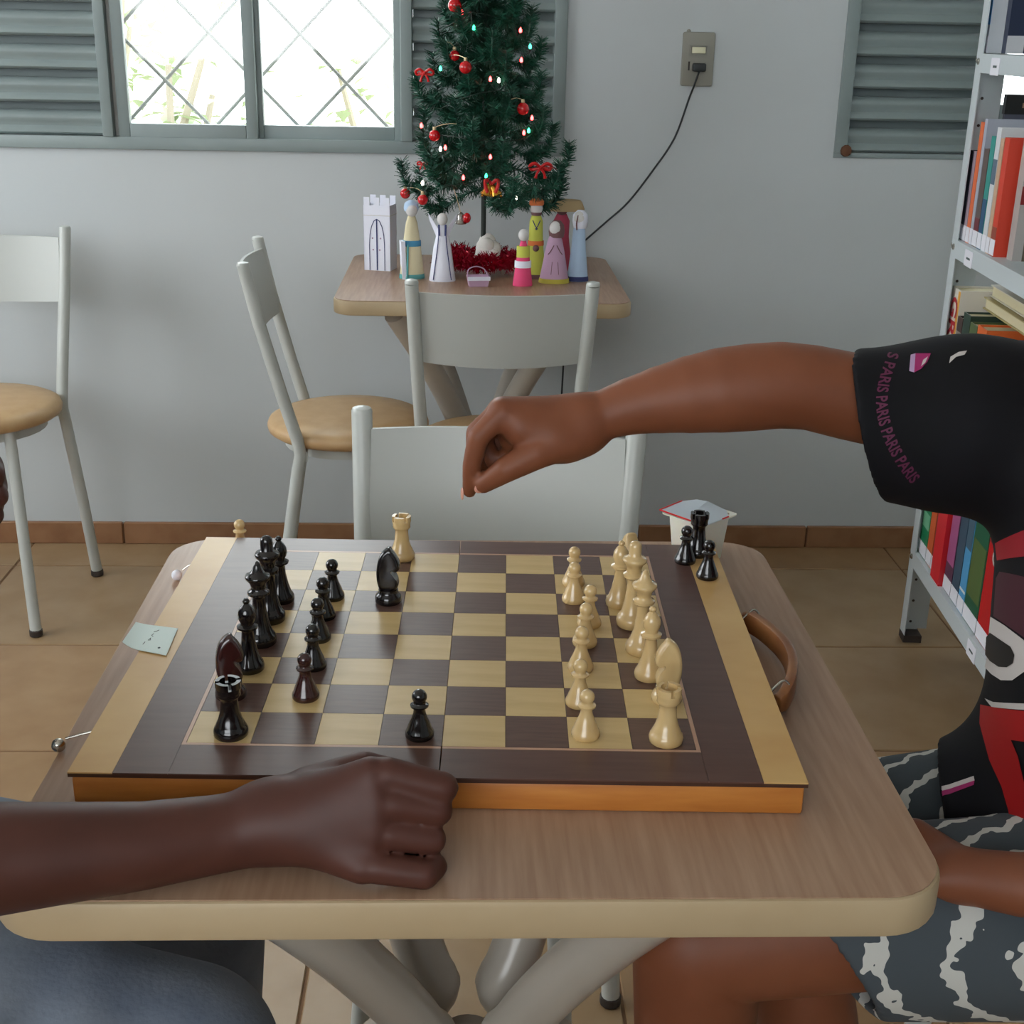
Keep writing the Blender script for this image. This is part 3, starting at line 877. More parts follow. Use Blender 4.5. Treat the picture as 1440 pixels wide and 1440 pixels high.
BELL = [(0.0125, 0), (0.0130, 0.0015), (0.0105, 0.006), (0.0085, 0.012), (0.0075, 0.018), (0.0045, 0.0225), (0.0015, 0.024)]
t = thing('bell_ornament', 'pair of gold bells under a red ribbon on the tree', 'ornament', (0.060, 1.768, 0.918))
for sx, rx in ((-0.008, 18), (0.013, -24)):
    b = MB().lathe(BELL, 18).xform(Matrix.Translation((sx, 0, 0.002)) @ Matrix.Rotation(R(rx), 4, 'Y')).build('bell', M_GOLD, t)
    MB().ball((sx - 0.0004 * rx, 0, 0.001), 0.0028, 8, 6).build('clapper', M_GOLD, b)
for sg in (-1, 1):
    MB().tube(smooth_path([(0.003, -0.004, 0.026), (0.003 + sg * 0.012, -0.008, 0.034), (0.003 + sg * 0.013, -0.008, 0.022), (0.003 + sg * 0.008, -0.010, 0.008)], 4), 0.0036, 8).build('ribbon', M_RIBBON, t)
MB().tube(to_branch((0.063, 1.764, 0.944), (0.060, 1.768, 0.918), -0.03), 0.0008, 6).build('hanger', M_CAPG, t)
t = thing('bell_ornament', 'silver bell with a red heart hanging under the lowest branches', 'ornament', (0.000, 1.790, 0.858))
MB().lathe(BELL, 18).build('bell', M_SILVER, t)
MB().ball((0.013, -0.006, 0.013), 0.0085, 12, 8, 1.25).build('heart', M_BAUBLE, t)
MB().tube(to_branch((0.000, 1.790, 0.881), (0.000, 1.790, 0.858)), 0.0008, 6).build('hanger', M_CAPG, t)

# string of fairy lights with teardrop bulbs
t = thing('fairy_lights', 'string of red, green and white fairy lights wound round the Christmas tree', 'string lights', (TX, TY, 0.740))
BULBS = [('red', p) for p in ((0.000, 1.785, 1.271), (0.117, 1.785, 1.240), (0.120, 1.785, 1.184), (0.058, 1.775, 1.147), (-0.081, 1.785, 1.054), (-0.032, 1.780, 1.012), (0.144, 1.785, 1.073), (0.128, 1.780, 1.044), (0.060, 1.770, 0.996), (0.005, 1.770, 0.954))] + \
        [('green', p) for p in ((0.024, 1.780, 1.243), (0.137, 1.785, 1.210), (0.138, 1.785, 1.048), (0.052, 1.770, 0.958), (-0.042, 1.780, 1.165))] + \
        [('white', p) for p in ((-0.042, 1.780, 1.009), (0.075, 1.770, 1.145), (-0.079, 1.785, 0.940), (0.114, 1.775, 0.915))]
drop = [(0.0003, 0.0058), (0.0016, 0.0042), (0.0028, 0.0014), (0.0031, -0.0012), (0.0024, -0.0036), (0.0003, -0.0048)]
b_me = {k: MB().lathe(list(reversed(drop)), 12).mesh('bulb', mm, True, ang=70) for k, mm in M_BLED.items()}
wpts = []
for i in range(120):
    fr = i / 119.0
    a = fr * 2 * math.pi * 6.5
    rr_ = (0.150 - 0.095 * fr) + 0.012 * math.sin(i * 1.7)
    yy = rr_ * math.sin(a)
    wpts.append((rr_ * math.cos(a), min(yy, WY - 0.04 - TY), 0.16 + 0.50 * fr + 0.012 * math.sin(i * 0.9)))
MB().tube(wpts, 0.0009, 5).build('wire', M_WIRE, t)
for k, p in BULBS:
    bo = obj('bulb', b_me[k], t, (p[0] - TX, p[1] - TY, p[2] - 0.740))
    MB().lathe([(0.0012, -0.0090), (0.0016, -0.0085), (0.0016, -0.0045), (0.0010, -0.004)], 8).build('socket', M_WIRE, bo)
    lp = Vector((p[0] - TX, p[1] - TY, p[2] - 0.740))
    wq = min((Vector(w) for w in wpts), key=lambda w: (w - lp).length) - lp
    MB().tube(smooth_path([(0, 0, -0.0085), (wq.x * 0.4, wq.y * 0.4, min(-0.014, wq.z * 0.5)), tuple(wq)], 4), 0.0008, 5).build('lead', M_WIRE, bo)

# red tinsel and white cotton round the foot of the tree
def tinsel(path, rad, n, rr):
    mb = MB().tube(path, 0.0018, 5)
    L = len(path) - 1
    for _ in range(n):
        q = rr.random() * L
        i = min(int(q), L - 1)
        p = path[i].lerp(path[i + 1], q - i)
        d = Vector((rr.gauss(0, 1), rr.gauss(0, 1), rr.gauss(0, 1))).normalized() * rad * rr.uniform(0.6, 1.1)
        w = d.orthogonal().normalized() * 0.0014
        e = p + d
        e.z = max(e.z, 0.0008)
        mid = (p + e) / 2 + Vector((rr.uniform(-.003, .003), rr.uniform(-.003, .003), 0.002))
        mid.z = max(mid.z, 0.0008)
        mb.add([p - w, p + w, mid + w, mid - w, e + w * .4, e - w * .4], [(0, 1, 2, 3), (3, 2, 4, 5)])
    return mb
pth = []
for i in range(60):
    a = i / 59.0 * 2 * math.pi * 2.3 + 2.6
    rr_ = 0.075 + 0.012 * math.sin(i * 0.8)
    pth.append((rr_ * math.cos(a) * 1.05, rr_ * math.sin(a) * 0.68, 0.022 + 0.020 * (i / 59.0) + 0.006 * math.sin(i * 1.3)))
pth = [Vector(p) for p in pth]
o = tinsel(pth, 0.021, 4200, random.Random(5)).build('tinsel_garland', M_TINSEL, None, smooth=False)
o.location = (TX - 0.006, TY + 0.004, 0.740)
tag(o, 'shiny red tinsel garland heaped round the foot of the tree', 'garland')
rr = random.Random(9)
m = MB()
for i in range(12):
    a = i * 2.4
    m.ball((0.016 * math.cos(a) * (i % 3) / 2, 0.016 * math.sin(a) * (i % 3) / 2, 0.018 + 0.052 * (i / 11.0)), 0.017 + 0.005 * rr.random(), 10, 8)
o = m.build('cotton_wrap', M_CLOTH)
o.location = (TX + 0.004, TY - 0.012, 0.7385)
tag(o, 'crumpled white cotton wrapped round the foot of the tree', 'cloth')

# ------------------------------------------------------------------ paper nativity figures
def pmat(name, c):
    return mat('card_' + name, c, 0.75)
C_WHITE, C_CREAM, C_BLUE, C_LIL = pmat('white', (226, 228, 240)), pmat('cream', (214, 204, 168)), pmat('blue', (70, 140, 176)), pmat('lilac', (186, 152, 178))
C_NAVY, C_PINK, C_YEL, C_ORA = pmat('navy_ink', (52, 60, 110)), pmat('pink', (226, 74, 122)), pmat('yellow_green', (196, 200, 84)), pmat('orange', (214, 116, 60))
C_SKY, C_BRN, C_GRY, C_TAN = pmat('sky', (176, 200, 226)), pmat('brown', (110, 78, 80)), pmat('pale_face', (208, 206, 204)), pmat('tan', (176, 152, 112))
C_OLV, C_WIN, C_TEAL = pmat('olive', (182, 170, 66)), pmat('wine', (170, 60, 84)), pmat('teal', (90, 160, 160))

def cone_fig(loc, h, rb, rt, robe, face, label, rz=0.0, hem=None, extra=None, fr=0.013, flat=0.72):
    t = thing('paper_figure', label, 'paper figure', (loc[0], loc[1], 0.740), rz, 'paper nativity figures on the table')
    hb = h - 2.1 * fr
    MB().lathe([(rb * 0.98, 0), (rb, 0.002), (rb * 0.86, hb * 0.25), (rb * 0.66, hb * 0.6), (rt, hb * 0.88), (rt * 0.6, hb)], 20, sy=flat).build('robe', robe, t)
    if hem:
        MB().lathe([(rb * 1.01, 0.0005), (rb * 1.025, 0.001), (rb * 0.985, 0.010), (rb * 0.95, 0.0102)], 20, sy=flat).build('hem', hem, t)
    MB().ball((0, -0.002, hb + fr * 0.85), fr, 14, 10, 1.15).build('head', face, t)
    if extra:
        extra(t, h, hb, rb, rt)
    return t

def ring(t, name, m_, r, z, hh, flat=0.72):
    MB().lathe([(r * 1.02, z - hh), (r * 1.05, z - hh), (r * 1.03, z + hh), (r * 0.98, z + hh)], 20, sy=flat).build(name, m_, t)
def stripe(t, name, m_, pts, r=0.0012):
    MB().tube(smooth_path(pts, 3), r, 6).build(name, m_, t)

def ex_tan(t, h, hb, rb, rt):
    ring(t, 'belt', C_BLUE, rb * 0.70, hb * 0.56, 0.006)
    stripe(t, 'sash', C_TEAL, [(-rb * 0.38, -rb * 0.50, hb * 0.55), (-rb * 0.44, -rb * 0.60, hb * 0.3), (-rb * 0.48, -rb * 0.66, 0.004)], 0.0022)
    MB().lathe([(0.0145, -0.006), (0.016, 0.0), (0.014, 0.010), (0.006, 0.0155)], 16, (0, 0.003, hb + 0.014)).build('veil', C_SKY, t)
    MB().obox((-rb * 0.72, -0.004, hb * 0.30), (rb * 0.16, 0, 0), (0, 0.012, 0), (-rb * 0.05, 0, hb * 0.30)).build('cloak_side', C_WHITE, t)
cone_fig((-0.103, 1.806), 0.160, 0.027, 0.012, C_CREAM, C_GRY, 'cream-robed paper figure with blue belt and pale veil', 0.2, C_TEAL, ex_tan)

def ex_white(t, h, hb, rb, rt):
    for sg in (-1, 1):
        stripe(t, 'ink_line', C_NAVY, [(sg * 0.007, -0.009, hb * 0.96), (sg * 0.009, -0.0125, hb * 0.66), (sg * 0.019, -0.0165, 0.004)], 0.0010)
    stripe(t, 'stole', C_NAVY, [(-0.007, -0.0085, hb * 0.99), (-0.0065, -0.0105, hb * 0.80)], 0.0022)
    stripe(t, 'stole', C_NAVY, [(0.007, -0.0085, hb * 0.99), (0.0065, -0.0105, hb * 0.80)], 0.0022)
    for sg in (-1, 1):
        MB().add([(sg * 0.006, 0.008, hb * 0.86), (sg * 0.030, 0.012, hb + 0.020), (sg * 0.027, 0.013, hb + 0.004), (sg * 0.012, 0.010, hb * 0.74),
                  (sg * 0.006, 0.0095, hb * 0.86), (sg * 0.030, 0.0135, hb + 0.020), (sg * 0.027, 0.0145, hb + 0.004), (sg * 0.012, 0.0115, hb * 0.74)],
                 [(0, 1, 2, 3), (7, 6, 5, 4), (0, 4, 5, 1), (1, 5, 6, 2), (2, 6, 7, 3), (3, 7, 4, 0)]).build('wing', C_WHITE, t, smooth=False)
cone_fig((-0.038, 1.782), 0.142, 0.028, 0.010, C_WHITE, C_GRY, 'white-robed paper angel with dark blue outlines', 0.0, None, ex_white, 0.011)

def ex_pink(t, h, hb, rb, rt):
    ring(t, 'tunic', C_YEL, rb * 0.63, hb * 0.74, hb * 0.12)
    ring(t, 'sash', C_WHITE, rb * 0.80, hb * 0.47, 0.007)
cone_fig((0.130, 1.738), 0.118, 0.021, 0.008, C_PINK, C_GRY, 'small pink paper figure with a pale round head', 0.1, None, ex_pink, 0.011)

def ex_yel(t, h, hb, rb, rt):
    MB().lathe([(0.011, -0.002), (0.0155, 0.002), (0.015, 0.010), (0.009, 0.015), (0.002, 0.017)], 16, (0, 0.001, hb + 0.016)).build('turban', C_ORA, t)
    ring(t, 'belt', C_ORA, rb * 0.72, hb * 0.55, 0.005)
    MB().ball((0, -rb * 0.55, hb * 0.48), 0.007, 10, 8).build('gift', C_BRN, t)
    stripe(t, 'necklace', C_NAVY, [(-0.008, -0.009, hb * 0.90), (0, -0.014, hb * 0.80), (0.008, -0.009, hb * 0.90)], 0.0010)
    MB().ball((0, -0.0150, hb * 0.78), 0.0026, 8, 6).build('pendant', C_NAVY, t)
    MB().lathe([(0.010, -0.008), (0.0115, -0.004), (0.010, 0.002)], 14, (0, -0.002, hb + 0.004)).build('beard', C_BRN, t)
cone_fig((0.160, 1.822), 0.165, 0.023, 0.014, C_YEL, C_GRY, 'yellow-green paper king wearing an orange turban', 0.0, C_BRN, ex_yel)

def ex_lil(t, h, hb, rb, rt):
    MB().lathe([(0.0150, -0.018), (0.0170, -0.006), (0.0150, 0.008), (0.008, 0.016)], 16, (0.003, 0.004, hb + 0.010)).build('hair', C_BRN, t)
    for sg in (-1, 1):
        stripe(t, 'sleeve_line', C_BRN, [(sg * 0.003, -0.014, hb * 0.78), (sg * 0.010, -0.016, hb * 0.66), (sg * 0.015, -0.016, hb * 0.60)], 0.0010)
        stripe(t, 'fold_line', C_BRN, [(sg * 0.006, -0.0175, hb * 0.45), (sg * 0.008, -0.0200, 0.020)], 0.0006)
cone_fig((0.198, 1.775), 0.130, 0.032, 0.015, C_LIL, C_GRY, 'lilac paper figure with long brown hair and olive hem', 0.0, C_OLV, ex_lil)

def ex_blue(t, h, hb, rb, rt):
    MB().lathe([(0.0135, -0.020), (0.0165, -0.006), (0.0155, 0.008), (0.007, 0.017)], 16, (0.002, 0.003, hb + 0.010)).build('veil', C_WHITE, t)
    stripe(t, 'lock', C_BRN, [(-0.004, -0.012, hb + 0.018), (-0.007, -0.015, hb + 0.002), (-0.006, -0.014, hb - 0.012)], 0.0016)
cone_fig((0.250, 1.802), 0.148, 0.023, 0.013, C_SKY, C_GRY, 'pale blue paper figure wearing a white veil', 0.0, C_NAVY, ex_blue)

def ex_hat(t, h, hb, rb, rt):
    MB().lathe([(0.020, 0.0), (0.049, 0.002), (0.050, 0.005), (0.044, 0.020), (0.040, 0.024), (0.010, 0.025)], 20, (0, 0, hb + 0.006), sy=0.6).build('hat', C_TAN, t)
cone_fig((0.222, 1.935), 0.150, 0.026, 0.018, C_WIN, C_BRN, 'wine-red paper figure under a wide tan hat behind the kings', 0.0, None, ex_hat)

# paper castle tower
t = thing('paper_castle', 'white folded-paper castle tower with an ink-drawn arched door', 'paper castle', (-0.176, 1.915, 0.740), R(-14))
w, hh = 0.030, 0.140
m = MB()
for xa, xb, ya, yb in ((-w, w, -w * .8, -w * .8 + 0.0015), (-w, w, w * .8 - 0.0015, w * .8), (-w, -w + 0.0015, -w * .8, w * .8), (w - 0.0015, w, -w * .8, w * .8)):
    m.box(xa, xb, ya, yb, 0, hh)
m.build('tower', C_WHITE, t, smooth=False)
for cx, cy in ((-0.75, -1), (0.0, -1), (0.75, -1), (-0.75, 1), (0.0, 1), (0.75, 1)):
    MB().box(cx * w - 0.0065, cx * w + 0.0065, cy * (w * .8 - 0.0008) - 0.0008, cy * (w * .8 - 0.0008) + 0.0008, hh, hh + 0.017).build('merlon', C_WHITE, t, smooth=False)
MB().box(-w - 0.0012, w + 0.0012, -w * .8 - 0.0014, w * .8 + 0.0014, hh - 0.022, hh - 0.0205).build('cornice_line', C_GRY, t, smooth=False)
arch = [(-0.017, 0.001), (-0.017, 0.055)] + [(-0.017 + 0.017 * (1 - math.cos(a)) , 0.055 + 0.056 * math.sin(a)) for a in (0.4, 0.8, 1.2, 1.5708)]
for sg in (1, -1):
    MB().tube([(sg * x, -w * .8 - 0.0004, z) for x, z in arch], 0.0009, 6).build('door_line', C_NAVY, t)
MB().box(-0.0013, 0.0013, -w * .8 - 0.0012, -w * .8, 0.001, 0.111).build('door_line', C_NAVY, t, smooth=False)
for x, z in ((-0.009, 0.045), (0.006, 0.045), (-0.010, 0.070), (0.008, 0.070)):
    MB().ball((x, -w * .8, z), 0.0018, 8, 6).build('door_ring', C_LIL, t)
# paper manger basket
t = thing('paper_basket', 'small white and lilac paper basket with a handle before the tinsel', 'basket', (0.037, 1.728, 0.740), R(8))
m = MB()
a, b = (0.019, 0.012), (0.023, 0.015)
v = [(sx * q[0], sy * q[1], z) for q, z in ((a, 0), (b, 0.021), ((b[0] - .0012, b[1] - .0012), 0.021), ((a[0] - .0012, a[1] - .0012), 0.002)) for sx, sy in ((-1, -1), (1, -1), (1, 1), (-1, 1))]
f = [(3, 2, 1, 0), (12, 13, 14, 15)] + [(i * 4 + k, i * 4 + (k + 1) % 4, i * 4 + 4 + (k + 1) % 4, i * 4 + 4 + k) for i in range(3) for k in range(4)]
m.add(v, f).build('box', C_LIL, t, smooth=False)
MB().box(-0.0235, 0.0235, -0.0156, -0.0148, 0.013, 0.0212).build('rim_band', C_WHITE, t, smooth=False)
MB().tube(smooth_path([(-0.022, 0, 0.019), (-0.020, 0, 0.034), (-0.004, 0, 0.040), (0.013, 0, 0.034), (0.021, 0, 0.019)], 4), 0.0012, 6).build('handle', C_LIL, t)

# ================================================================== OUTLET AND CORD
t = thing('wall_outlet', 'beige wall plate with ivory rocker switch and a plugged socket', 'outlet', (0.5335, WY, 1.128))
pl = MB().prism(rrect(-0.0365, 0.0365, 0, 0.116, 0.005, 3), 0, 0.009).xform(Matrix.Rotation(R(90), 4, 'X')).build('plate', M_PLATE, t, bevel=0.002)
fr_ = MB()
for a_ in ((-0.0205, -0.0175, 0.0665, 0.0885), (0.0175, 0.0205, 0.0665, 0.0885), (-0.0175, 0.0175, 0.0665, 0.0688), (-0.0175, 0.0175, 0.0862, 0.0885)):
    fr_.box(a_[0], a_[1], -0.0135, -0.0085, a_[2], a_[3])
fr_.build('switch_frame', M_PLATE, pl, smooth=False)
MB().box(-0.0155, 0.0155, -0.0130, -0.0100, 0.0705, 0.0845).build('rocker', M_IVORY, t, bevel=0.001)
MB().box(-0.022, 0.019, -0.0100, -0.0088, 0.034, 0.053).build('socket_face', M_PLATE, t, bevel=0.0006)
MB().box(-0.022, -0.018, -0.0104, -0.0100, 0.034, 0.053).build('socket_slot', M_CAP, t, smooth=False)
MB().ball((-0.024, -0.003, 0.117), 0.005, 8, 6).build('plaster_lump', M_PLATE, pl)
t = thing('power_cord', 'thin black power cord running from the wall outlet down behind the table', 'cord', (0.5345, WY - 0.02, 1.168))
MB().prism(rrect(-0.014, 0.015, -0.008, 0.010, 0.004, 3), -0.0095, 0.012).xform(Matrix.Rotation(R(90), 4, 'X')).build('plug', M_CORD, t, bevel=0.002)
cp = smooth_path([(0.5350, 2.112, 1.160), (0.5260, 2.116, 1.128), (0.5183, 2.128, 1.099), (0.4912, 2.130, 1.013), (0.4459, 2.130, 0.9406), (0.3917, 2.130, 0.867), (0.3436, 2.130, 0.822), (0.2951, 2.130, 0.778), (0.262, 2.129, 0.745), (0.255, 2.129, 0.60), (0.25, 2.129, 0.40)], 5)
MB().tube([p - Vector((0.5345, WY - 0.02, 1.168)) for p in cp], 0.0022, 8).build('cable', M_CORD, t)

# ================================================================== STEEL BOOKCASE
RZ_ = R(-4.24)
rack = thing('steel_bookcase', 'light grey slotted-angle steel bookcase full of books', 'bookcase', (0.976, 1.605, 0), RZ_)
LEN, DEP, PH = 0.92, 0.30, 1.98
SH = (0.21, 0.54, 0.87, 1.216, 1.56, 1.90)
hole_me = MB().lathe([(0.003, 0), (0.003, 0.0006)], 8).mesh('hole', M_CAP, False)
for px_, py_, sx, sy in ((0, 0, 1, -1), (DEP, 0, -1, -1), (0, -LEN, 1, 1), (DEP, -LEN, -1, 1)):
    m = MB()
    m.box(min(px_, px_ + sx * 0.036), max(px_, px_ + sx * 0.036), min(py_, py_ + sy * 0.002), max(py_, py_ + sy * 0.002), 0.012, PH)
    m.box(min(px_, px_ + sx * 0.002), max(px_, px_ + sx * 0.002), min(py_, py_ + sy * 0.036), max(py_, py_ + sy * 0.036), 0.012, PH)
    po = m.build('post', M_RACK, rack, smooth=False)
    MB().box(min(px_ - sx * .001, px_ + sx * 0.038), max(px_ - sx * .001, px_ + sx * 0.038), min(py_ - sy * .001, py_ + sy * 0.038), max(py_ - sy * .001, py_ + sy * 0.038), 0.0, 0.016).build('foot', M_CAP, po, smooth=False)
    if (px_, py_) == (0, 0):
        for k in range(39):
            h = obj('hole', hole_me, po, (0.020, -0.0022, 0.035 + k * 0.05))
            h.rotation_euler = (R(90), 0, 0)
        MB().box(0.037, 0.058, 0.004, 0.006, 0.016, PH).build('brace_strip', M_RACK, rack, smooth=False)
for z in SH:
    m = MB()
    m.box(0.0025, DEP - 0.0025, -LEN + 0.0025, -0.0025, z - 0.002, z)
    m.box(-0.0005, 0.0025, -LEN + 0.004, -0.004, z - 0.034, z)
    m.box(DEP - 0.0025, DEP, -LEN + 0.004, -0.004, z - 0.034, z)
    s = m.build('shelf', M_RACK, rack, smooth=False)
    MB().lathe([(0.006, 0), (0.006, 0.002), (0.003, 0.004)], 10).xform(Matrix.Translation((0.004, -0.0022, z - 0.012)) @ Matrix.Rotation(R(90), 4, 'X')).build('bolt', M_METAL, s)
    MB().lathe([(0.006, 0), (0.006, 0.002), (0.003, 0.004)], 10).xform(Matrix.Translation((-0.0006, -0.020, z - 0.014)) @ Matrix.Rotation(R(-90), 4, 'Y')).build('bolt', M_METAL, s)
    for yl in ((-0.10,) if z > 0.3 else (-0.44,)):
        lb = MB().box(-0.0016, -0.0006, yl - 0.05, yl, z - 0.036, z - 0.006).build('shelf_label', M_PAPER, s, smooth=False)
        MB().box(-0.0019, -0.0016, yl - 0.036, yl - 0.014, z - 0.023, z - 0.019).build('label_text', M_INK, lb, smooth=False)

RM = Matrix.Translation((0.976, 1.605, 0)) @ Matrix.Rotation(RZ_, 4, 'Z')
def book(y0, y1, z, h, c, label, depth=0.19, x=0.010, lab=True, c2=None, band=None, name='book'):
    """a standing book: spine towards -x, y0 > y1 along the shelf (world y)"""
    a, b = y0 - 1.605, y1 - 1.605
    base = RM @ Vector((x, (a + b) / 2, z))
    t = thing(name, label, 'book', base, RZ_, 'books on the steel bookcase')
    hw = (a - b) / 2 - 0.0008
    cm = mat('cover_%d_%d_%d' % c, c, 0.45)
    ct = 0.0022 if hw > 0.006 else 0.0012
    mb = MB()
    mb.box(0, depth, hw - ct, hw, 0, h)
    mb.box(0, depth, -hw, -hw + ct, 0, h)
    mb.box(0, ct, -hw + ct, hw - ct, 0, h)
    mb.build('cover', cm, t, smooth=False)
    MB().box(ct, depth - 0.004, -hw + ct, hw - ct, 0.003, h - 0.004).build('pages', C_CREAM, t, smooth=False)
    if band:
        for z0, z1, bc in band:
            MB().box(-0.0006, 0, -hw * 0.92, hw * 0.92, h * z0, h * z1).build('spine_band', mat('cover_%d_%d_%d' % bc, bc, 0.45), t, smooth=False)
    if lab:
        MB().box(-0.0010, -0.0002, -hw, hw, 0.002, 0.030).build('spine_label', M_PAPER, t, smooth=False)
    return t

def spine_text(t, txt, size, ztop, yc, m_, x=-0.0012, bold=0.0):
    v, f = text_mesh(txt, size, bold)
    me = MB().add([(x, yc - y, ztop - xx) for xx, y, _ in v], f).build('lettering', m_, t, smooth=False)
    return me

book(1.583, 1.526, 0.21, 0.215, (24, 130, 84), 'green hardback with white edges at the end of the bottom shelf', band=[(0.86, 0.88, (220, 220, 214)), (0.3, 0.45, (120, 190, 150))])
book(1.524, 1.487, 0.21, 0.225, (214, 98, 48), 'orange volume between the green hardback and the brown volume')
book(1.485, 1.452, 0.21, 0.225, (140, 60, 40), 'brown volume beside the orange one on the bottom shelf')
book(1.450, 1.390, 0.21, 0.235, (214, 34, 46), 'bright red volume standing proud on the bottom shelf', x=0.001, lab=False, band=[(0.80, 0.82, (240, 120, 110))])
book(1.388, 1.337, 0.21, 0.240, (92, 60, 84), 'dark purple volume with pink spine print on the bottom shelf', band=[(0.25, 0.80, (170, 92, 140))])
book(1.335, 1.290, 0.21, 0.245, (60, 84, 104), 'slate blue volume on the bottom shelf')
book(1.288, 1.250, 0.21, 0.235, (84, 160, 210), 'light blue volume with white stripe on the bottom shelf', band=[(0.55, 0.95, (70, 100, 120)), (0.18, 0.2, (230, 230, 230))])
book(1.248, 1.166, 0.21, 0.265, (30, 92, 66), 'wide dark green volume with olive emblem on the bottom shelf', band=[(0.20, 0.62, (84, 106, 58))])
t = book(1.164, 1.078, 0.21, 0.255, (190, 20, 28), 'wide red volume with white spine letters on the bottom shelf', band=[(0.74, 1.0, (110, 40, 36))])
spine_text(t, 'EVO', 0.036, 0.225, 0.012, M_WPRINT, bold=0.0016)
book(1.076, 1.030, 0.21, 0.235, (60, 40, 60), 'dark plum volume beside the wide red one')

t = book(1.592, 1.533, 0.54, 0.238, (224, 218, 206), 'white volume with large red spine letters and yellow edge', lab=False)
MB().box(-0.0006, 0, -0.0285, -0.0160, 0, 0.235).build('yellow_edge', mat('cover_230_170_70', (230, 170, 70), 0.45), t, smooth=False)
spine_text(t, 'GRAC', 0.060, 0.222, 0.020, mat('red_letter', (176, 36, 46), 0.5), bold=0.0014)
specs = [(1.531, 1.497, .190, (70, 50, 46), 'brown paperback beside the white volume with red letters', [(0.5, 0.85, (150, 140, 130))]), (1.495, 1.450, .205, (44, 66, 54), 'black and green paperback on the middle shelf', [(0.1, 0.5, (60, 90, 60))]),
         (1.448, 1.403, .195, (84, 100, 60), 'olive green paperback on the middle shelf', None), (1.401, 1.345, .200, (222, 104, 44), 'orange paperback on the middle shelf', [(0, 0.22, (60, 60, 70))]),
         (1.343, 1.316, .185, (84, 74, 120), 'thin violet paperback on the middle shelf', None), (1.314, 1.258, .185, (222, 224, 232), 'thick white paperback next to the violet one', None),
         (1.256, 1.216, .170, (36, 42, 46), 'black paperback between the two white ones', [(0.3, 0.6, (130, 136, 140))]), (1.214, 1.160, .168, (214, 216, 218), 'white paperback past the black one', None),
         (1.158, 1.105, .150, (120, 122, 120), 'grey paperback on the middle shelf', None), (1.103, 1.050, .150, (56, 96, 106), 'teal paperback on the middle shelf', None)]
for a, b, h, c, lab, bd in specs:
    book(a, b, 0.54, h, c, lab, band=bd, lab=False, depth=0.15)
for k, (zz, c, lab) in enumerate(((0.7462, (176, 160, 110), 'large book with an ochre cover lying flat on the row of books'), (0.7702, (206, 198, 182), 'large cream book lying topmost on the row of books'))):
    base = RM @ Vector((0.055 + 0.01 * k, -0.26, zz))
    t = thing('book', lab, 'book', base, RZ_, 'books on the steel bookcase')
    m = MB()
    m.box(-0.0, 0.21, -0.21, 0.185, 0, 0.002)
    m.box(-0.0, 0.21, -0.21, 0.185, 0.0205, 0.0225)
    m.box(0.208, 0.21, -0.21, 0.185, 0.002, 0.0205)
    m.build('cover', mat('cover_%d_%d_%d' % c, c, 0.45), t, smooth=False)
    MB().box(0.004, 0.208, -0.207, 0.182, 0.002, 0.0205).build('pages', C_CREAM, t, smooth=False)

specs = [(1.598, 1.578, .170, (40, 44, 60), 'navy paperback at the end of the upper shelf', None), (1.576, 1.556, .170, (170, 150, 164), 'lilac paperback beside the navy one', None), (1.554, 1.532, .225, (226, 112, 62), 'tall orange paperback on the upper shelf', None),
         (1.530, 1.512, .232, (172, 176, 190), 'tall silver grey paperback on the upper shelf', None), (1.510, 1.480, .180, (96, 80, 76), 'dark brown paperback on the upper shelf', [(0.1, 0.3, (110, 40, 50))]),
         (1.478, 1.452, .205, (50, 150, 140), 'turquoise paperback on the upper shelf', [(0, 0.45, (36, 84, 120))]), (1.450, 1.424, .222, (214, 218, 222), 'tall white paperback on the upper shelf', [(0.55, 0.75, (90, 110, 130))]),
         (1.422, 1.402, .205, (206, 170, 140), 'peach paperback on the upper shelf', None), (1.400, 1.372, .208, (214, 66, 44), 'red-orange paperback on the upper shelf', [(0, 0.25, (150, 70, 50))])]
for a, b, h, c, lab, bd in specs:
    book(a, b, 0.87, h, c, lab, band=bd, depth=0.045 if a > 1.59 else 0.15)
# cover-out volumes and the slate panel
def cover_out(y, z, x, w, h, th, c, lab, blocks, nm='book'):
    base = RM @ Vector((x, y - 1.605, z))
    t = thing(nm, lab, 'book', base, RZ_, 'books on the steel bookcase')
    m = MB().box(0, w, 0, 0.002, 0, h)
    m.box(0, w, th - 0.002, th, 0, h)
    m.box(0, 0.002, 0.002, th - 0.002, 0, h)
    m.build('cover', mat('cover_%d_%d_%d' % c, c, 0.4), t, smooth=False)
    MB().box(0.002, w - 0.003, 0.002, th - 0.002, 0.002, h - 0.003).build('pages', C_CREAM, t, smooth=False)
    for u0, u1, z0_, z1_, bc in blocks:
        MB().box(w * u0, w * u1, -0.0006, 0, h * z0_, h * z1_).build('cover_print', mat('cover_%d_%d_%d' % bc, bc, 0.4), t, smooth=False)
    return t
cover_out(1.330, 0.87, 0.030, 0.17, 0.225, 0.030, (176, 172, 168), 'book standing cover-out with grey top, red band and brown picture', [(0, 1, 0.44, 0.58, (130, 26, 30)), (0.10, 1, 0.0, 0.43, (104, 92, 76)), (0.3, 0.75, 0.05, 0.36, (76, 58, 44)), (0.1, 0.3, 0.70, 0.73, (120, 118, 116))])
base = RM @ Vector((0.062, -0.020, 0.87))
t = thing('display_panel', 'slate grey panel with a black top band at the bookcase end', 'panel', base, RZ_)
MB().box(0, 0.195, 0, 0.012, 0, 0.238).build('panel', mat('slate', (84, 90, 106), 0.5), t, smooth=False)
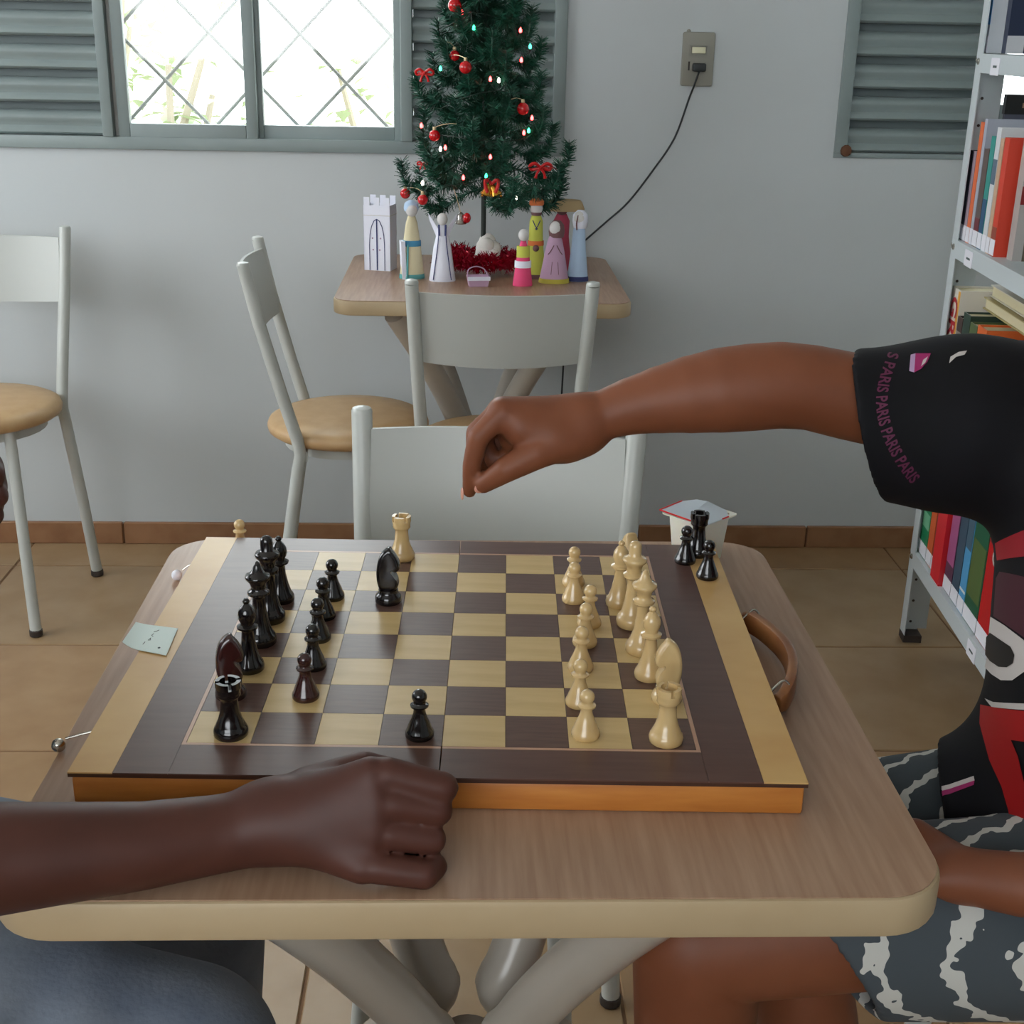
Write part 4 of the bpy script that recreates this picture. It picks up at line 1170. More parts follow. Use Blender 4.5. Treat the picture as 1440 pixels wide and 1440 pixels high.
tb = MB().box(-0.002, 0.197, -0.002, 0.014, 0.238, 0.274).build('top_band', mat('black_plastic', (26, 28, 28), 0.4), t, smooth=False)
for k in range(3):
    MB().box(0.030 + k * 0.013, 0.034 + k * 0.013, -0.0028, -0.002, 0.250, 0.259).build('emblem', M_INLAY, tb, smooth=False)
book(1.596, 1.580, 1.217, 0.25, (214, 220, 226), 'white paperback on the top shelf beside the navy volume', band=[(0.2, 0.45, (30, 130, 200))])
cover_out(1.552, 1.217, 0.036, 0.20, 0.26, 0.024, (26, 38, 66), 'navy volume standing cover-out on the top shelf', [(0.0, 0.16, 0.0, 0.12, (196, 198, 202)), (0.3, 0.34, 0.3, 0.32, (80, 100, 150)), (0.6, 0.63, 0.5, 0.52, (80, 100, 150)), (0.45, 0.48, 0.7, 0.72, (80, 100, 150)), (0.75, 0.78, 0.2, 0.22, (80, 100, 150))])

# ================================================================== PEOPLE
def seg(a, b, ra, rb, k=0.02, flat=None, op='+'):
    return dict(a=np.array(a, float), b=np.array(b, float), ra=ra, rb=rb, k=k, flat=flat, op=op)
def chain(pts, rs, k=0.02, flat=None):
    """a limb: tapering segments joined without bulges, blended into the rest with k"""
    out = [seg(pts[i], pts[i + 1], rs[i], rs[i + 1], k, flat) for i in range(len(pts) - 1)]
    for i, q in enumerate(out):
        q['link'] = i < len(out) - 1
    return out
def cut(p, n):
    n = np.array(n, float)
    return dict(op='cut', p=np.array(p, float), n=n / np.linalg.norm(n))

def sdf_eval(P, prims, only=None):
    d = np.full(len(P), 1e3)
    run = None
    for qi, q in enumerate(prims):
        if only is not None and not only[qi] and q['op'] != 'cut':
            if run is not None and not q.get('link'):
                k = q['k']
                hh = np.maximum(k - np.abs(d - run), 0) / k
                d = np.minimum(d, run) - hh * hh * k * 0.25
                run = None
            continue
        if q['op'] == 'cut':
            d = np.maximum(d, (P - q['p']) @ q['n'])
            continue
        X = P - q['a']
        if q['flat'] is not None:
            n = np.array(q['flat'][0], float)
            n /= np.linalg.norm(n)
            X = X + np.outer(X @ n, n) * (1.0 / q['flat'][1] - 1.0)
        ba = q['b'] - q['a']
        l2 = ba @ ba
        h = np.clip((X @ ba) / l2, 0, 1) if l2 > 0 else np.zeros(len(X))
        e = np.linalg.norm(X - h[:, None] * ba, axis=1) - (q['ra'] + (q['rb'] - q['ra']) * h)
        if q['op'] == '-':
            d = np.maximum(d, -e)
        elif q.get('link'):
            run = e if run is None else np.minimum(run, e)
        else:
            if run is not None:
                e = np.minimum(run, e)
                run = None
            k = q['k']
            hh = np.maximum(k - np.abs(d - e), 0) / k
            d = np.minimum(d, e) - hh * hh * k * 0.25
    return d

def prim_near(c, q):
    X = c - q['a']
    ba = q['b'] - q['a']
    l2 = ba @ ba
    h = np.clip((X @ ba) / l2, 0, 1) if l2 > 0 else np.zeros(len(X))
    return np.linalg.norm(X - h[:, None] * ba, axis=1) - max(q['ra'], q['rb'])

def sdf_mesh(name, prims, res, mat_, parent=None):
    solid = [q for q in prims if q['op'] == '+']
    lo = np.min([np.minimum(q['a'] - q['ra'], q['b'] - q['rb']) for q in solid], axis=0) - 3 * res
    hi = np.max([np.maximum(q['a'] + q['ra'], q['b'] + q['rb']) for q in solid], axis=0) + 3 * res
    B = 12
    nb = np.ceil((hi - lo) / (res * B)).astype(int) + 1
    n = nb * B
    bi = np.stack(np.meshgrid(*[np.arange(v) for v in nb], indexing='ij'), -1).reshape(-1, 3)
    cen = lo + (bi * B + (B - 1) / 2.0) * res
    dc = sdf_eval(cen, prims)
    D = np.repeat(np.repeat(np.repeat(np.where(dc < 0, -1.0, 1.0).reshape(nb), B, 0), B, 1), B, 2).astype(np.float32)
    off = np.stack(np.meshgrid(*[np.arange(B)] * 3, indexing='ij'), -1).reshape(-1, 3)
    keep = bi[np.abs(dc) < B * res * 1.75]
    kc = lo + (keep * B + (B - 1) / 2.0) * res
    near = np.stack([np.ones(len(keep), bool) if q['op'] == 'cut' else prim_near(kc, q) < B * res * 0.87 + 0.02 + q['k'] for q in prims], 1)
    for c0 in range(0, len(keep)):
        I = keep[c0] * B + off
        D[I[:, 0], I[:, 1], I[:, 2]] = sdf_eval(lo + I * res, prims, near[c0])
    ins = D < 0
    cnt = np.zeros(tuple(n - 1), np.int8)
    for dx in (0, 1):
        for dy in (0, 1):
            for dz in (0, 1):
                cnt += ins[dx:n[0] - 1 + dx, dy:n[1] - 1 + dy, dz:n[2] - 1 + dz]
    cells = np.argwhere((cnt > 0) & (cnt < 8))
    acc = np.zeros((len(cells), 3))
    num = np.zeros(len(cells))
    corners = [(0, 0, 0), (1, 0, 0), (0, 1, 0), (1, 1, 0), (0, 0, 1), (1, 0, 1), (0, 1, 1), (1, 1, 1)]
    for i in range(8):
        for j in range(i + 1, 8):
            a, b = np.array(corners[i]), np.array(corners[j])
            if np.abs(a - b).sum() != 1:
                continue
            da = D[tuple((cells + a).T)].astype(float)
            db = D[tuple((cells + b).T)].astype(float)
            s = (da < 0) != (db < 0)
            t = np.where(s, da / np.where(s, da - db, 1), 0)
            acc += np.where(s[:, None], a + t[:, None] * (b - a), 0)
            num += s
    V = lo + (cells + acc / num[:, None]) * res
    idx = np.full(tuple(n), -1, np.int32)
    idx[tuple(cells.T)] = np.arange(len(cells))
    F = []
    for ax in range(3):
        u, w = (ax + 1) % 3, (ax + 2) % 3
        e = np.zeros(3, int)
        e[ax] = 1
        sl0 = [slice(None)] * 3
        sl1 = [slice(None)] * 3
        sl0[ax], sl1[ax] = slice(0, n[ax] - 1), slice(1, n[ax])
        ch = np.argwhere(ins[tuple(sl0)] != ins[tuple(sl1)])
        ch = ch[(ch[:, u] > 0) & (ch[:, w] > 0)]
        eu = np.zeros(3, int)
        eu[u] = 1
        ew = np.zeros(3, int)
        ew[w] = 1
        q = np.stack([idx[tuple((ch - eu - ew).T)], idx[tuple((ch - ew).T)], idx[tuple(ch.T)], idx[tuple((ch - eu).T)]], 1)
        fl = ~ins[tuple(ch.T)]
        q[fl] = q[fl][:, ::-1]
        F.append(q[(q >= 0).all(1)])
    F = np.concatenate(F)
    me = bpy.data.meshes.new(name)
    me.from_pydata(V.tolist(), [], F.tolist())
    me.materials.append(mat_)
    me.polygons.foreach_set('use_smooth', [True] * len(me.polygons))
    me.update()
    bm = bmesh.new()
    bm.from_mesh(me)
    for _ in range(2):
        bmesh.ops.smooth_vert(bm, verts=bm.verts, factor=0.5, use_axis_x=True, use_axis_y=True, use_axis_z=True)
    bm.to_mesh(me)
    bm.free()
    return obj(name, me, parent)

def rel(prims, o):
    o = np.array(o)
    for q in prims:
        for k in ('a', 'b', 'p'):
            if k in q:
                q[k] = q[k] - o
    return prims

def head_prims(c, f):
    """head centred at c, looking along unit vector f (horizontal)"""
    c = np.array(c, float)
    f = np.array(f, float)
    s = np.array([-f[1], f[0], 0])
    u = np.array([0, 0, 1.0])
    P = lambda a, b, z: c + f * a + s * b + u * z
    pr = [seg(P(-0.022, 0, 0.030), P(0.010, 0, 0.030), 0.080, 0.076, 0.02, (s, 0.90)),
          seg(P(0.030, 0, -0.010), P(0.040, 0, -0.062), 0.056, 0.034, 0.04, (s, 0.95)),
          seg(P(0.068, 0, -0.076), P(0.066, 0, -0.080), 0.018, 0.018, 0.02),
          seg(P(0.082, 0, 0.022), P(0.097, 0, -0.012), 0.007, 0.0095, 0.014),
          seg(P(0.088, 0.008, -0.016), P(0.088, -0.008, -0.016), 0.0075, 0.0075, 0.010),
          seg(P(0.080, 0.014, -0.043), P(0.080, -0.014, -0.043), 0.0065, 0.0065, 0.006),
          seg(P(0.077, 0.012, -0.054), P(0.077, -0.012, -0.054), 0.0068, 0.0068, 0.006),
          seg(P(0.074, 0.032, 0.034), P(0.080, 0.014, 0.036), 0.008, 0.008, 0.014), seg(P(0.074, -0.032, 0.034), P(0.080, -0.014, 0.036), 0.008, 0.008, 0.014)]
    for g in (-1, 1):
        pr.append(seg(P(-0.004, g * 0.074, 0.026), P(0.000, g * 0.072, -0.014), 0.013, 0.010, 0.008, (s, 0.55)))
    return pr
def head_extras(root, o, c, f, hair_mat):
    c = np.array(c, float) - np.array(o)
    f = np.array(f, float)
    s = np.array([-f[1], f[0], 0])
    P = lambda a, b, z: c + f * a + s * b + np.array([0, 0, z])
    for g in (-1, 1):
        e = MB().ball(tuple(P(0.0735, g * 0.030, 0.016)), 0.0115, 14, 10).build('eye', M_PAPER, root)
        MB().ball(tuple(P(0.0800, g * 0.031, 0.016)), 0.0064, 10, 8).build('iris', M_HAIR, e)
    for z_, r_ in ((-0.0435, 0.0042), (-0.0535, 0.0048)):
        MB().tube(smooth_path([tuple(P(0.0815, -0.018, z_ - 0.001)), tuple(P(0.0855, 0, z_)), tuple(P(0.0815, 0.018, z_ - 0.001))], 4), [r_ * (0.45 + 0.55 * math.sin(math.pi * i / 8)) for i in range(9)], 8).build('lip', M_NAILL, root)
    sdf_mesh('hair', [seg(P(-0.028, 0, 0.040), P(0.002, 0, 0.046), 0.085, 0.080, 0.02, (s, 0.92)), seg(P(-0.05, 0, -0.01), P(-0.05, 0, -0.04), 0.055, 0.045, 0.03),
                      cut(P(0.052, 0, 0.06), f * 0.8 + np.array([0, 0, -0.9]))], 0.006, hair_mat, root)

def rotm(v, n):
    return v

# ------------------------------------------------------------------ player in the black jersey
O = (0.57, -0.035, 0.0)
pA = thing('person', 'person in a black jersey and striped shorts reaching a hand over the board', 'person', O)
armR = [(0.1042, 0.0500, 0.9350), (0.1233, 0.0500, 0.9438), (0.1478, 0.0500, 0.9520), (0.1722, 0.0500, 0.9577), (0.1961, 0.0500, 0.9622), (0.2206, 0.0500, 0.9660), (0.2452, 0.0500, 0.9687), (0.2693, 0.0500, 0.9708), (0.2943, 0.0500, 0.9692), (0.3296, 0.0500, 0.9617), (0.3917, 0.0500, 0.9520), (0.4750, 0.0450, 0.9450), (0.545, 0.050, 0.930)]
radR = [0.0198, 0.0203, 0.0238, 0.0280, 0.0320, 0.0350, 0.0360, 0.0357, 0.0350, 0.0362, 0.0400, 0.0450, 0.050]
sk = [seg((0.57, -0.035, 0.61), (0.56, -0.03, 0.86), 0.11, 0.11, 0.03, ((1, 0, 0), 0.7)), seg((0.555, 0.06, 0.92), (0.56, -0.13, 0.91), 0.05, 0.05, 0.05)]
sk += chain(armR[::-1], radR[::-1], 0.012)
W = (0.1042, 0.0500, 0.9350)
IDX = [(0.0403, 0.0320, 0.9506), (0.0208, 0.0260, 0.9317), (0.0153, 0.0280, 0.9062), (0.0138, 0.0340, 0.8824)]
MID = [(0.0396, 0.0480, 0.9478), (0.0193, 0.0450, 0.9293), (0.0180, 0.0430, 0.9030), (0.0300, 0.0390, 0.8890)]
RNG = [(0.0449, 0.0640, 0.9402), (0.0240, 0.0630, 0.9215), (0.0330, 0.0580, 0.9000), (0.0500, 0.0560, 0.9080)]
PKY = [(0.0528, 0.0790, 0.9310), (0.0350, 0.0790, 0.9140), (0.0430, 0.0730, 0.8960), (0.0570, 0.0690, 0.9030)]
THB = [(0.0916, 0.0340, 0.9262), (0.0680, 0.0220, 0.9195), (0.0440, 0.0165, 0.9075), (0.0248, 0.0240, 0.8915)]
for mc, r1 in ((IDX, 0.0108), (MID, 0.0108), (RNG, 0.0102), (PKY, 0.0092)):
    sk.append(seg(W, mc[0], 0.0188, r1, 0.014))
    sk.append(seg((0.088, 0.050, 0.925), tuple(np.array(mc[0]) + (0.012, 0.0, -0.014)), 0.015, 0.0095, 0.014))
sk.append(seg(W, THB[0], 0.018, 0.0150, 0.014))
sk.append(seg((0.080, 0.056, 0.920), (0.052, 0.056, 0.922), 0.017, 0.014, 0.010))
sk.append(seg((0.078, 0.030, 0.932), (0.058, 0.030, 0.936), 0.014, 0.012, 0.014))
for fg, rs in ((PKY, (0.0085, 0.0078, 0.0066, 0.0056)), (RNG, (0.0095, 0.0086, 0.0074, 0.0062)), (MID, (0.0100, 0.0090, 0.0078, 0.0064)), (IDX, (0.0100, 0.0090, 0.0078, 0.0062)), (THB, (0.0155, 0.0135, 0.0110, 0.0078))):
    sk += chain(fg, rs, 0.0035)
# left arm down to the lap
sk += chain([(0.56, -0.13, 0.905), (0.585, -0.215, 0.79), (0.60, -0.245, 0.685), (0.53, -0.210, 0.664), (0.434, -0.170, 0.640), (0.392, -0.148, 0.634)], (0.048, 0.040, 0.036, 0.035, 0.024, 0.021), 0.02)
for k, (dy, dx) in enumerate(((-0.024, 0.008), (-0.008, 0), (0.008, 0), (0.023, 0.006))):
    p0 = (0.368, -0.135 + dy * 0.9, 0.633)
    sk.append(seg((0.398, -0.150, 0.634), p0, 0.015, 0.0095, 0.010))
    sk += chain([p0, (0.340 + dx, -0.125 + dy, 0.630), (0.318 + dx, -0.117 + dy, 0.622)], (0.0090, 0.0080, 0.0066), 0.003)
sk += chain([(0.392, -0.132, 0.638), (0.375, -0.102, 0.642), (0.353, -0.090, 0.640)], (0.014, 0.0105, 0.0080), 0.006)
# neck, head, legs
sk += chain([(0.56, -0.03, 0.90), (0.565, -0.03, 1.03)], (0.055, 0.042), 0.04)
HC = (0.565, -0.03, 1.105)
sk += head_prims(HC, (-1, 0, 0))
sk += chain([(0.575, -0.11, 0.565), (0.40, -0.105, 0.568), (0.205, -0.100, 0.538), (0.215, -0.09, 0.36), (0.240, -0.08, 0.10)], (0.072, 0.058, 0.054, 0.050, 0.028), 0.02)
sk += chain([(0.246, -0.08, 0.031), (0.178, -0.082, 0.027), (0.108, -0.084, 0.020)], (0.030, 0.027, 0.019), 0.03)
sk += chain([(0.575, 0.045, 0.556), (0.42, 0.050, 0.545), (0.310, 0.045, 0.520), (0.350, 0.030, 0.33), (0.395, 0.020, 0.10)], (0.068, 0.056, 0.050, 0.049, 0.028), 0.02)
sk += chain([(0.400, 0.020, 0.032), (0.335, 0.020, 0.027), (0.265, 0.020, 0.020)], (0.030, 0.027, 0.019), 0.03)
sdf_mesh('body', rel(sk, O), 0.0025, M_SKINR, pA)
head_extras(pA, O, HC, (-1.0, 0, 0), M_HAIR)
for tip, nrm, tn in (((0.0226, 0.0205, 0.8898), (0.05, -1, 0.1), (-0.75, 0.2, -0.6)), ((0.0078, 0.0330, 0.8800), (-1, -0.25, 0), (0, 0.1, -1))):
    nrm, tn = Vector(nrm).normalized(), Vector(tn).normalized()
    sd = nrm.cross(tn).normalized()
    tn = sd.cross(nrm)
    M_ = Matrix((sd * 0.0042, tn * 0.0056, nrm * 0.0009)).transposed().to_4x4()
    M_.translation = Vector(tip) - Vector(O)
    MB().ball((0, 0, 0), 1.0, 12, 8).xform(M_).build('fingernail', M_NAIL, pA)

NS = (-0.949, 0.35, -0.315)
sh = [seg((0.570, -0.035, 0.628), (0.553, -0.03, 0.86), 0.147, 0.150, 0.03, ((1, 0, 0), 0.70)),
      seg((0.555, 0.070, 0.915), (0.565, -0.135, 0.905), 0.068, 0.066, 0.05),
      seg((0.540, 0.0, 0.605), (0.440, 0.020, 0.590), 0.072, 0.056, 0.06),
      seg((0.290, 0.050, 0.9385), (0.430, 0.050, 0.9385), 0.0622, 0.0635, 0.03), seg((0.430, 0.050, 0.9385), (0.540, 0.045, 0.920), 0.0635, 0.080, 0.05),
      cut((0.3266, 0.05, 0.9996), NS),
      seg((0.555, -0.135, 0.905), (0.590, -0.225, 0.765), 0.066, 0.062, 0.04), seg((0.56, -0.03, 0.93), (0.562, -0.03, 0.965), 0.062, 0.052, 0.04),
      seg((0.280, 0.050, 0.9385), (0.365, 0.050, 0.9385), 0.0550, 0.0550, op='-')]
shirt = sdf_mesh('jersey', rel(sh, O), 0.0034, M_SHIRT, pA)
shirt['label'] = 'black short-sleeved jersey with red and white print'
hn = (-0.80, -0.30, -0.52)
so = [seg((0.58, -0.035, 0.590), (0.57, -0.03, 0.62), 0.115, 0.115, 0.03, ((1, 0, 0), 0.85)),
      seg((0.575, -0.105, 0.565), (0.24, -0.103, 0.552), 0.086, 0.074, 0.03), cut((0.268, -0.12, 0.60), hn),
      seg((0.575, 0.045, 0.556), (0.375, 0.050, 0.537), 0.081, 0.066, 0.03),
      seg((0.33, -0.105, 0.556), (0.22, -0.103, 0.550), 0.0675, 0.0675, op='-')]

m_shorts = bpy.data.materials.new('striped_shorts_cloth')
m_shorts.use_nodes = True
nt = m_shorts.node_tree
b = nt.nodes['Principled BSDF']
b.inputs['Roughness'].default_value = 0.85
tc = nt.nodes.new('ShaderNodeTexCoord')
mp = nt.nodes.new('ShaderNodeMapping')
mp.inputs['Rotation'].default_value = (0, R(25), R(58))
nt.links.new(tc.outputs['Object'], mp.inputs['Vector'])
wv = nt.nodes.new('ShaderNodeTexWave')
wv.bands_direction = 'X'
wv.inputs['Scale'].default_value = 10.5
wv.inputs['Distortion'].default_value = 2.2
wv.inputs['Detail'].default_value = 1.0
wv.inputs['Detail Scale'].default_value = 6.0
nt.links.new(mp.outputs[0], wv.inputs['Vector'])
rp = nt.nodes.new('ShaderNodeValToRGB')
rp.color_ramp.interpolation = 'CONSTANT'
rp.color_ramp.elements[0].color = lin((66, 74, 80))
rp.color_ramp.elements[1].position = 0.86
rp.color_ramp.elements[1].color = lin((196, 196, 190))
nt.links.new(wv.outputs['Fac'], rp.inputs['Fac'])
nt.links.new(rp.outputs['Color'], b.inputs['Base Color'])
shorts = sdf_mesh('shorts', rel(so, O), 0.0045, m_shorts, pA)
shorts['label'] = 'dark grey shorts with wavy white stripes'

# prints on the jersey: shapes laid on the cloth along its surface
BV = BVHTree.FromPolygons([v.co.copy() for v in shirt.data.vertices], [tuple(p.vertices) for p in shirt.data.polygons])
OV = Vector(O)
def lay(points, d, lift):
    out = []
    d = Vector(d).normalized()
    for p in points:
        p = Vector(p) - OV
        hit, nrm, _, _ = BV.ray_cast(p - d * 0.35, d)
        if hit is None:
            out.append(None)
        else:
            if nrm.dot(d) > 0:
                nrm = -nrm
            out.append(hit + nrm * lift)
    return out
def print_mesh(name, v3, faces, d, lift, m_):
    q = lay(v3, d, lift)
    fs = [f for f in faces if all(q[i] is not None for i in f)]
    fs = [f for f in fs if max((q[f[i]] - q[f[i - 1]]).length for i in range(len(f))) < 0.05]
    used = sorted({i for f in fs for i in f})
    if not used:
        return None
    mp_ = {i: k for k, i in enumerate(used)}
    return MB().add([q[i] for i in used], [tuple(mp_[i] for i in f) for f in fs]).build(name, m_, shirt)
def print_poly(name, poly, d, lift, m_, cuts=7):
    bm = bmesh.new()
    vs_ = [bm.verts.new((x, 0, z)) for x, z in poly]
    bm.faces.new(vs_)
    bmesh.ops.triangulate(bm, faces=bm.faces[:])
    bmesh.ops.subdivide_edges(bm, edges=bm.edges[:], cuts=cuts, use_grid_fill=True)
    bm.verts.ensure_lookup_table()
    bm.verts.index_update()
    v3 = [tuple(v.co) for v in bm.verts]
    fs = [tuple(v.index for v in f.verts) for f in bm.faces]
    bm.free()
    return print_mesh(name, v3, fs, d, lift, m_)
M_MAROON = mat('maroon_print', (62, 12, 32), 0.6)
DT, DL, DS = (0.38, 0.833, -0.402), (0.344, 0.797, -0.497), (0.333, 0.917, -0.221)
PR = {
    'maroon': [(0.4527, 0.7886), (0.4492, 0.8288), (0.5022, 0.8097), (0.5126, 0.7468), (0.4849, 0.7655)],
    'ring': [(0.4530, 0.7866), (0.4679, 0.7768), (0.4853, 0.7635), (0.5009, 0.7501), (0.5068, 0.7366), (0.4999, 0.7298), (0.4897, 0.7352), (0.4817, 0.7270), (0.4725, 0.7263), (0.4637, 0.7311), (0.4559, 0.7378), (0.4529, 0.7500), (0.4518, 0.7701)],
    'hole': [(0.4573, 0.7701), (0.4682, 0.7628), (0.4764, 0.7575), (0.4806, 0.7501), (0.4805, 0.7426), (0.4762, 0.7386), (0.4694, 0.7385), (0.4613, 0.7433), (0.4546, 0.7507), (0.4529, 0.7580), (0.4548, 0.7661)],
    'line': [(0.4617, 0.7070), (0.4694, 0.7050), (0.5126, 0.7085), (0.5136, 0.7022), (0.4689, 0.7001)],
    'red': [(0.4583, 0.7001), (0.5203, 0.7002), (0.5248, 0.6728), (0.4889, 0.6721), (0.4967, 0.6579), (0.5056, 0.6334), (0.5187, 0.5835), (0.5022, 0.5850), (0.4964, 0.6065), (0.4874, 0.6277), (0.4738, 0.6500), (0.4602, 0.6826)],
    'blob1': [(0.4716, 0.5686), (0.4789, 0.5761), (0.4894, 0.5708), (0.4909, 0.5610), (0.4836, 0.5573), (0.4818, 0.5520), (0.4758, 0.5573)],
    'blob2': [(0.4879, 0.5459), (0.4937, 0.5420), (0.5026, 0.5266), (0.5011, 0.5189), (0.4922, 0.5305)],
    'band': [(0.4486, 0.8529), (0.4702, 0.8594), (0.4933, 0.8639), (0.4975, 0.8386), (0.4738, 0.8366), (0.4527, 0.8371)],
    'hemw': [(0.4169, 0.6154), (0.4404, 0.6212), (0.4615, 0.6299), (0.4628, 0.6255), (0.4410, 0.6168), (0.4173, 0.6117)],
    'hemp': [(0.4173, 0.6117), (0.4410, 0.6168), (0.4628, 0.6255), (0.4627, 0.6212), (0.4417, 0.6117), (0.4186, 0.6066)],
    'emb1': [(0.3576, 0.9958), (0.3570, 1.0089), (0.3608, 1.0101), (0.3617, 0.9947)],
    'emb2': [(0.3608, 1.0101), (0.3732, 1.0102), (0.3713, 1.0034), (0.3669, 0.9976), (0.3617, 0.9947)],
    'emb3': [(0.3677, 1.0045), (0.3713, 1.0074), (0.3697, 1.0022), (0.3667, 0.9993)],
    'shl': [(0.3889, 1.0024), (0.3893, 1.0076), (0.3955, 1.0116), (0.4021, 1.0128), (0.4004, 1.0094), (0.3938, 1.0076)],
}
print_poly('maroon_panel', PR['maroon'], DT, 0.0008, M_MAROON)
print_poly('red_panel', PR['red'], DT, 0.0013, M_RED)
print_poly('crimson_band', PR['band'], DT, 0.0013, M_CRIM)
print_poly('white_letter', PR['ring'], DT, 0.0014, M_WPRINT)
print_poly('letter_counter', PR['hole'], DT, 0.0020, M_DPRINT)
print_poly('white_line', PR['line'], DT, 0.0018, M_WPRINT)
print_poly('crimson_mark', PR['blob1'], DL, 0.0012, M_CRIM)
print_poly('crimson_mark', PR['blob2'], DL, 0.0012, M_CRIM)
print_poly('hem_stripe', PR['hemw'], DL, 0.0012, M_WPRINT)
print_poly('hem_stripe', PR['hemp'], DL, 0.0012, M_MAGENTA)
print_poly('sleeve_emblem', PR['emb1'], DS, 0.0009, mat('lilac_print', (170, 140, 176), 0.6))
print_poly('sleeve_emblem', PR['emb2'], DS, 0.0009, M_MAGENTA)
print_poly('sleeve_emblem', PR['emb3'], DS, 0.0014, M_WPRINT)
print_poly('shoulder_mark', PR['shl'], DS, 0.0009, M_WPRINT)
tp = smooth_path([(0.3391, 0, 1.0132), (0.3349, 0, 0.9915), (0.3341, 0, 0.9742), (0.3379, 0, 0.9568), (0.3457, 0, 0.9391), (0.3571, 0, 0.9213), (0.3694, 0, 0.9063), (0.3828, 0, 0.8929), (0.395, 0, 0.880)], 8)
acc = [0.0]
for i in range(1, len(tp)):
    acc.append(acc[-1] + (tp[i] - tp[i - 1]).length)
def on_path(s, t):
    s = min(max(s, 0), acc[-1] - 1e-6)
    i = max(k for k in range(len(acc) - 1) if acc[k] <= s)
    fr = (s - acc[i]) / max(acc[i + 1] - acc[i], 1e-9)
    tn = (tp[i + 1] - tp[i]).normalized()
    p = tp[i].lerp(tp[i + 1], fr)
    return (p.x - tn.z * t, 0, p.z + tn.x * t)
v, f = text_mesh('S PARIS PARIS PARIS PARIS', 0.0128, 0.0003)
sl = print_mesh('sleeve_lettering', [on_path(x * 0.80 + 0.002, y) for x, y, _ in v], f, DS, 0.0009, M_PLUM)
sl['kind'] = 'stuff'

# ------------------------------------------------------------------ player in blue jeans
O = (-0.61, -0.11, 0.0)
pB = thing('person', 'person in blue jeans resting a closed fist on the near table edge', 'person', O)
sk = [seg((-0.61, -0.11, 0.61), (-0.585, -0.10, 0.84), 0.11, 0.11, 0.03, ((1, 0, 0), 0.7)), seg((-0.56, 0.03, 0.89), (-0.555, -0.24, 0.885), 0.05, 0.05, 0.05)]
fa = [(-0.55, -0.255, 0.885), (-0.475, -0.330, 0.835), (-0.395, -0.372, 0.785), (-0.3100, -0.3369, 0.777), (-0.2667, -0.3203, 0.7720), (-0.2280, -0.3097, 0.7688), (-0.1880, -0.2988, 0.7658), (-0.1472, -0.2847, 0.7640), (-0.1138, -0.2752, 0.7650)]
sk += chain(fa, (0.050, 0.043, 0.040, 0.0362, 0.0332, 0.0300, 0.0268, 0.0245, 0.0238), 0.012)
Wl = (-0.1138, -0.2752, 0.7680)
IDX = [(-0.0377, -0.2800, 0.8050), (-0.0030, -0.2814, 0.7960), (-0.0085, -0.2620, 0.7860), (-0.0265, -0.2590, 0.7830)]
MID = [(-0.0341, -0.2884, 0.7890), (-0.0062, -0.2857, 0.7820), (-0.0120, -0.2660, 0.7730), (-0.0300, -0.2630, 0.7710)]
RNG = [(-0.0353, -0.2950, 0.7715), (-0.0097, -0.2924, 0.7655), (-0.0150, -0.2730, 0.7580), (-0.0320, -0.2700, 0.7570)]
PKY = [(-0.0425, -0.3040, 0.7530), (-0.0139, -0.3050, 0.7485), (-0.0080, -0.2960, 0.7480), (-0.0170, -0.2850, 0.7485)]
for mc, r1 in ((IDX, 0.0112), (MID, 0.0112), (RNG, 0.0106), (PKY, 0.0104)):
    sk.append(seg(Wl, tuple(np.array(mc[0]) + (-0.010, 0, 0)), 0.0185, r1, 0.014))
sk.append(seg((-0.098, -0.272, 0.770), (-0.048, -0.275, 0.778), 0.020, 0.018, 0.016))
for fg, rs in ((IDX, (0.0108, 0.0100, 0.0092, 0.0080)), (MID, (0.0106, 0.0098, 0.0090, 0.0078)), (RNG, (0.0100, 0.0094, 0.0086, 0.0074)), (PKY, (0.0104, 0.0094, 0.0084, 0.0074))):
    sk += chain(fg, rs, 0.0014)
sk += chain([(-0.090, -0.258, 0.780), (-0.055, -0.250, 0.790), (-0.026, -0.250, 0.785)], (0.0150, 0.0120, 0.0090), 0.006)
# other arm bent up, fist at the chin
sk += chain([(-0.555, 0.03, 0.885), (-0.545, 0.075, 0.79), (-0.520, 0.100, 0.700), (-0.46, 0.065, 0.765), (-0.405, 0.022, 0.852), (-0.388, 0.006, 0.885)], (0.048, 0.040, 0.036, 0.034, 0.023, 0.024), 0.015)
for z_, x_ in ((0.922, -0.366), (0.906, -0.360), (0.889, -0.3595), (0.873, -0.365)):
    sk.append(seg((-0.392, 0.010, 0.890), (x_ - 0.010, 0.016, z_), 0.018, 0.0105, 0.012))
    sk += chain([(x_ - 0.010, 0.016, z_), (x_, -0.006, z_), (x_ - 0.020, -0.014, z_)], (0.0100, 0.0098, 0.0082), 0.003)
sk += chain([(-0.40, -0.010, 0.885), (-0.385, -0.020, 0.915)], (0.013, 0.0095), 0.006)
sk += chain([(-0.575, -0.10, 0.90), (-0.525, -0.085, 0.985)], (0.055, 0.044), 0.04)
HC = (-0.500, -0.075, 1.045)
hf = (0.97, 0.243, 0)
sk += head_prims(HC, hf)
sdf_mesh('body', rel(sk, O), 0.0023, M_SKINL, pB)
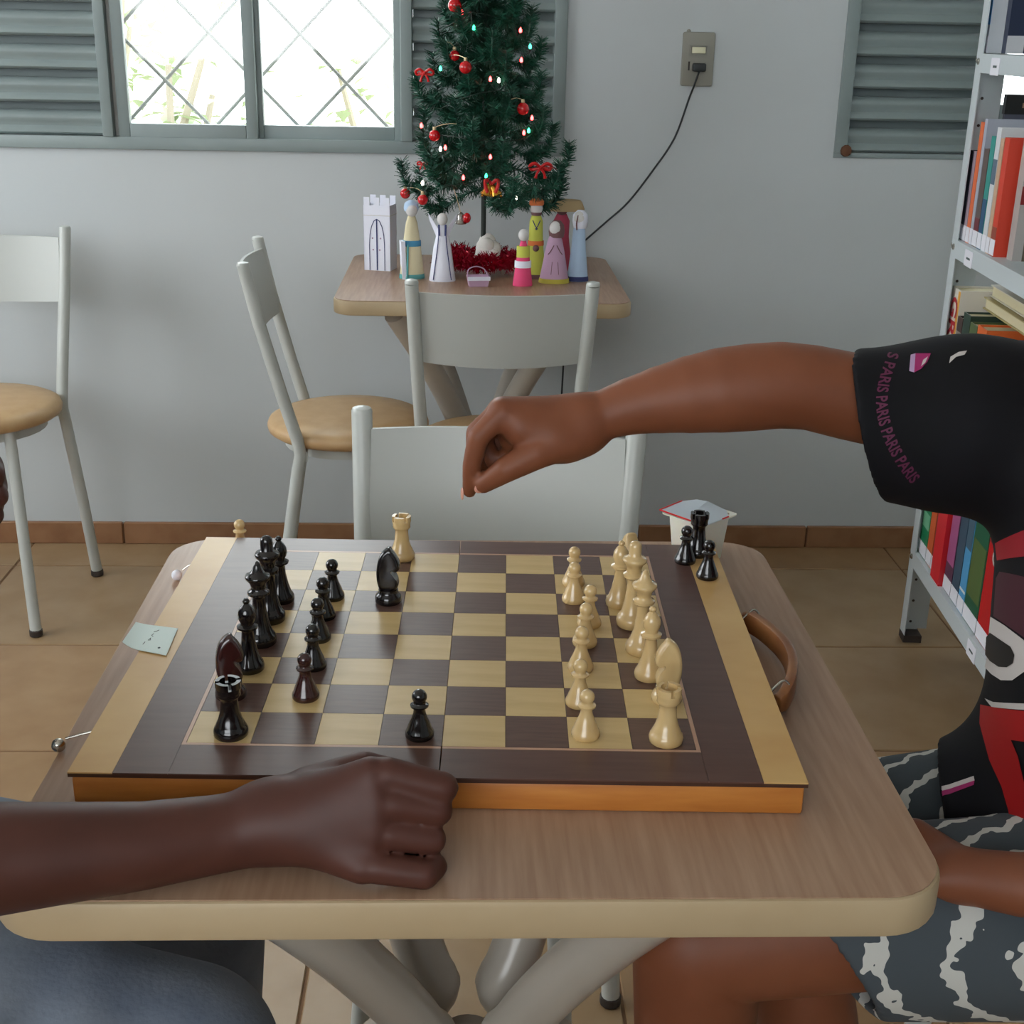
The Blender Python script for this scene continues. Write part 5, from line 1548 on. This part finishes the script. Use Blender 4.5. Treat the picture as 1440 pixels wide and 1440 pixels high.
head_extras(pB, O, HC, hf, M_HAIR)
je = [seg((-0.625, -0.11, 0.592), (-0.61, -0.11, 0.62), 0.116, 0.112, 0.03, ((1, 0, 0), 0.85))]
je += chain([(-0.60, -0.180, 0.567), (-0.40, -0.215, 0.564), (-0.190, -0.250, 0.548), (-0.195, -0.262, 0.47), (-0.205, -0.280, 0.30), (-0.240, -0.300, 0.07)], (0.092, 0.086, 0.072, 0.066, 0.060, 0.052), 0.025)
je += chain([(-0.60, -0.030, 0.567), (-0.40, -0.030, 0.542), (-0.228, -0.030, 0.510), (-0.240, -0.030, 0.30), (-0.255, -0.030, 0.07)], (0.092, 0.074, 0.066, 0.060, 0.052), 0.025)
# soft creases behind the knee
je += [seg((-0.275, -0.17, 0.605), (-0.235, -0.300, 0.600), 0.012, 0.010, 0.03), seg((-0.325, -0.16, 0.612), (-0.300, -0.30, 0.615), 0.010, 0.009, 0.03)]
jeans = sdf_mesh('jeans', rel(je, O), 0.0055, M_DENIM, pB)
jeans['label'] = 'faded blue denim jeans'
ts = [seg((-0.620, -0.11, 0.620), (-0.59, -0.10, 0.84), 0.140, 0.142, 0.03, ((1, 0, 0), 0.72)), seg((-0.56, 0.04, 0.888), (-0.555, -0.24, 0.884), 0.062, 0.062, 0.05),
      seg((-0.555, -0.245, 0.885), (-0.480, -0.325, 0.838), 0.062, 0.056, 0.03), seg((-0.555, 0.04, 0.885), (-0.545, 0.08, 0.79), 0.060, 0.054, 0.03)]
tshirt = sdf_mesh('tshirt', rel(ts, O), 0.0065, M_TSHIRT, pB)
for p0, p1 in (((-0.250, -0.303, 0.036), (-0.115, -0.305, 0.028)), ((-0.265, -0.030, 0.036), (-0.13, -0.028, 0.028))):
    sdf_mesh('shoe', rel([seg(p0, p1, 0.036, 0.029, 0.02), seg((p0[0], p0[1], 0.05), (p0[0] + 0.01, p0[1], 0.085), 0.038, 0.040, 0.03), cut((0, 0, 0.002), (0, 0, -1))], O), 0.006, M_CAP, pB)
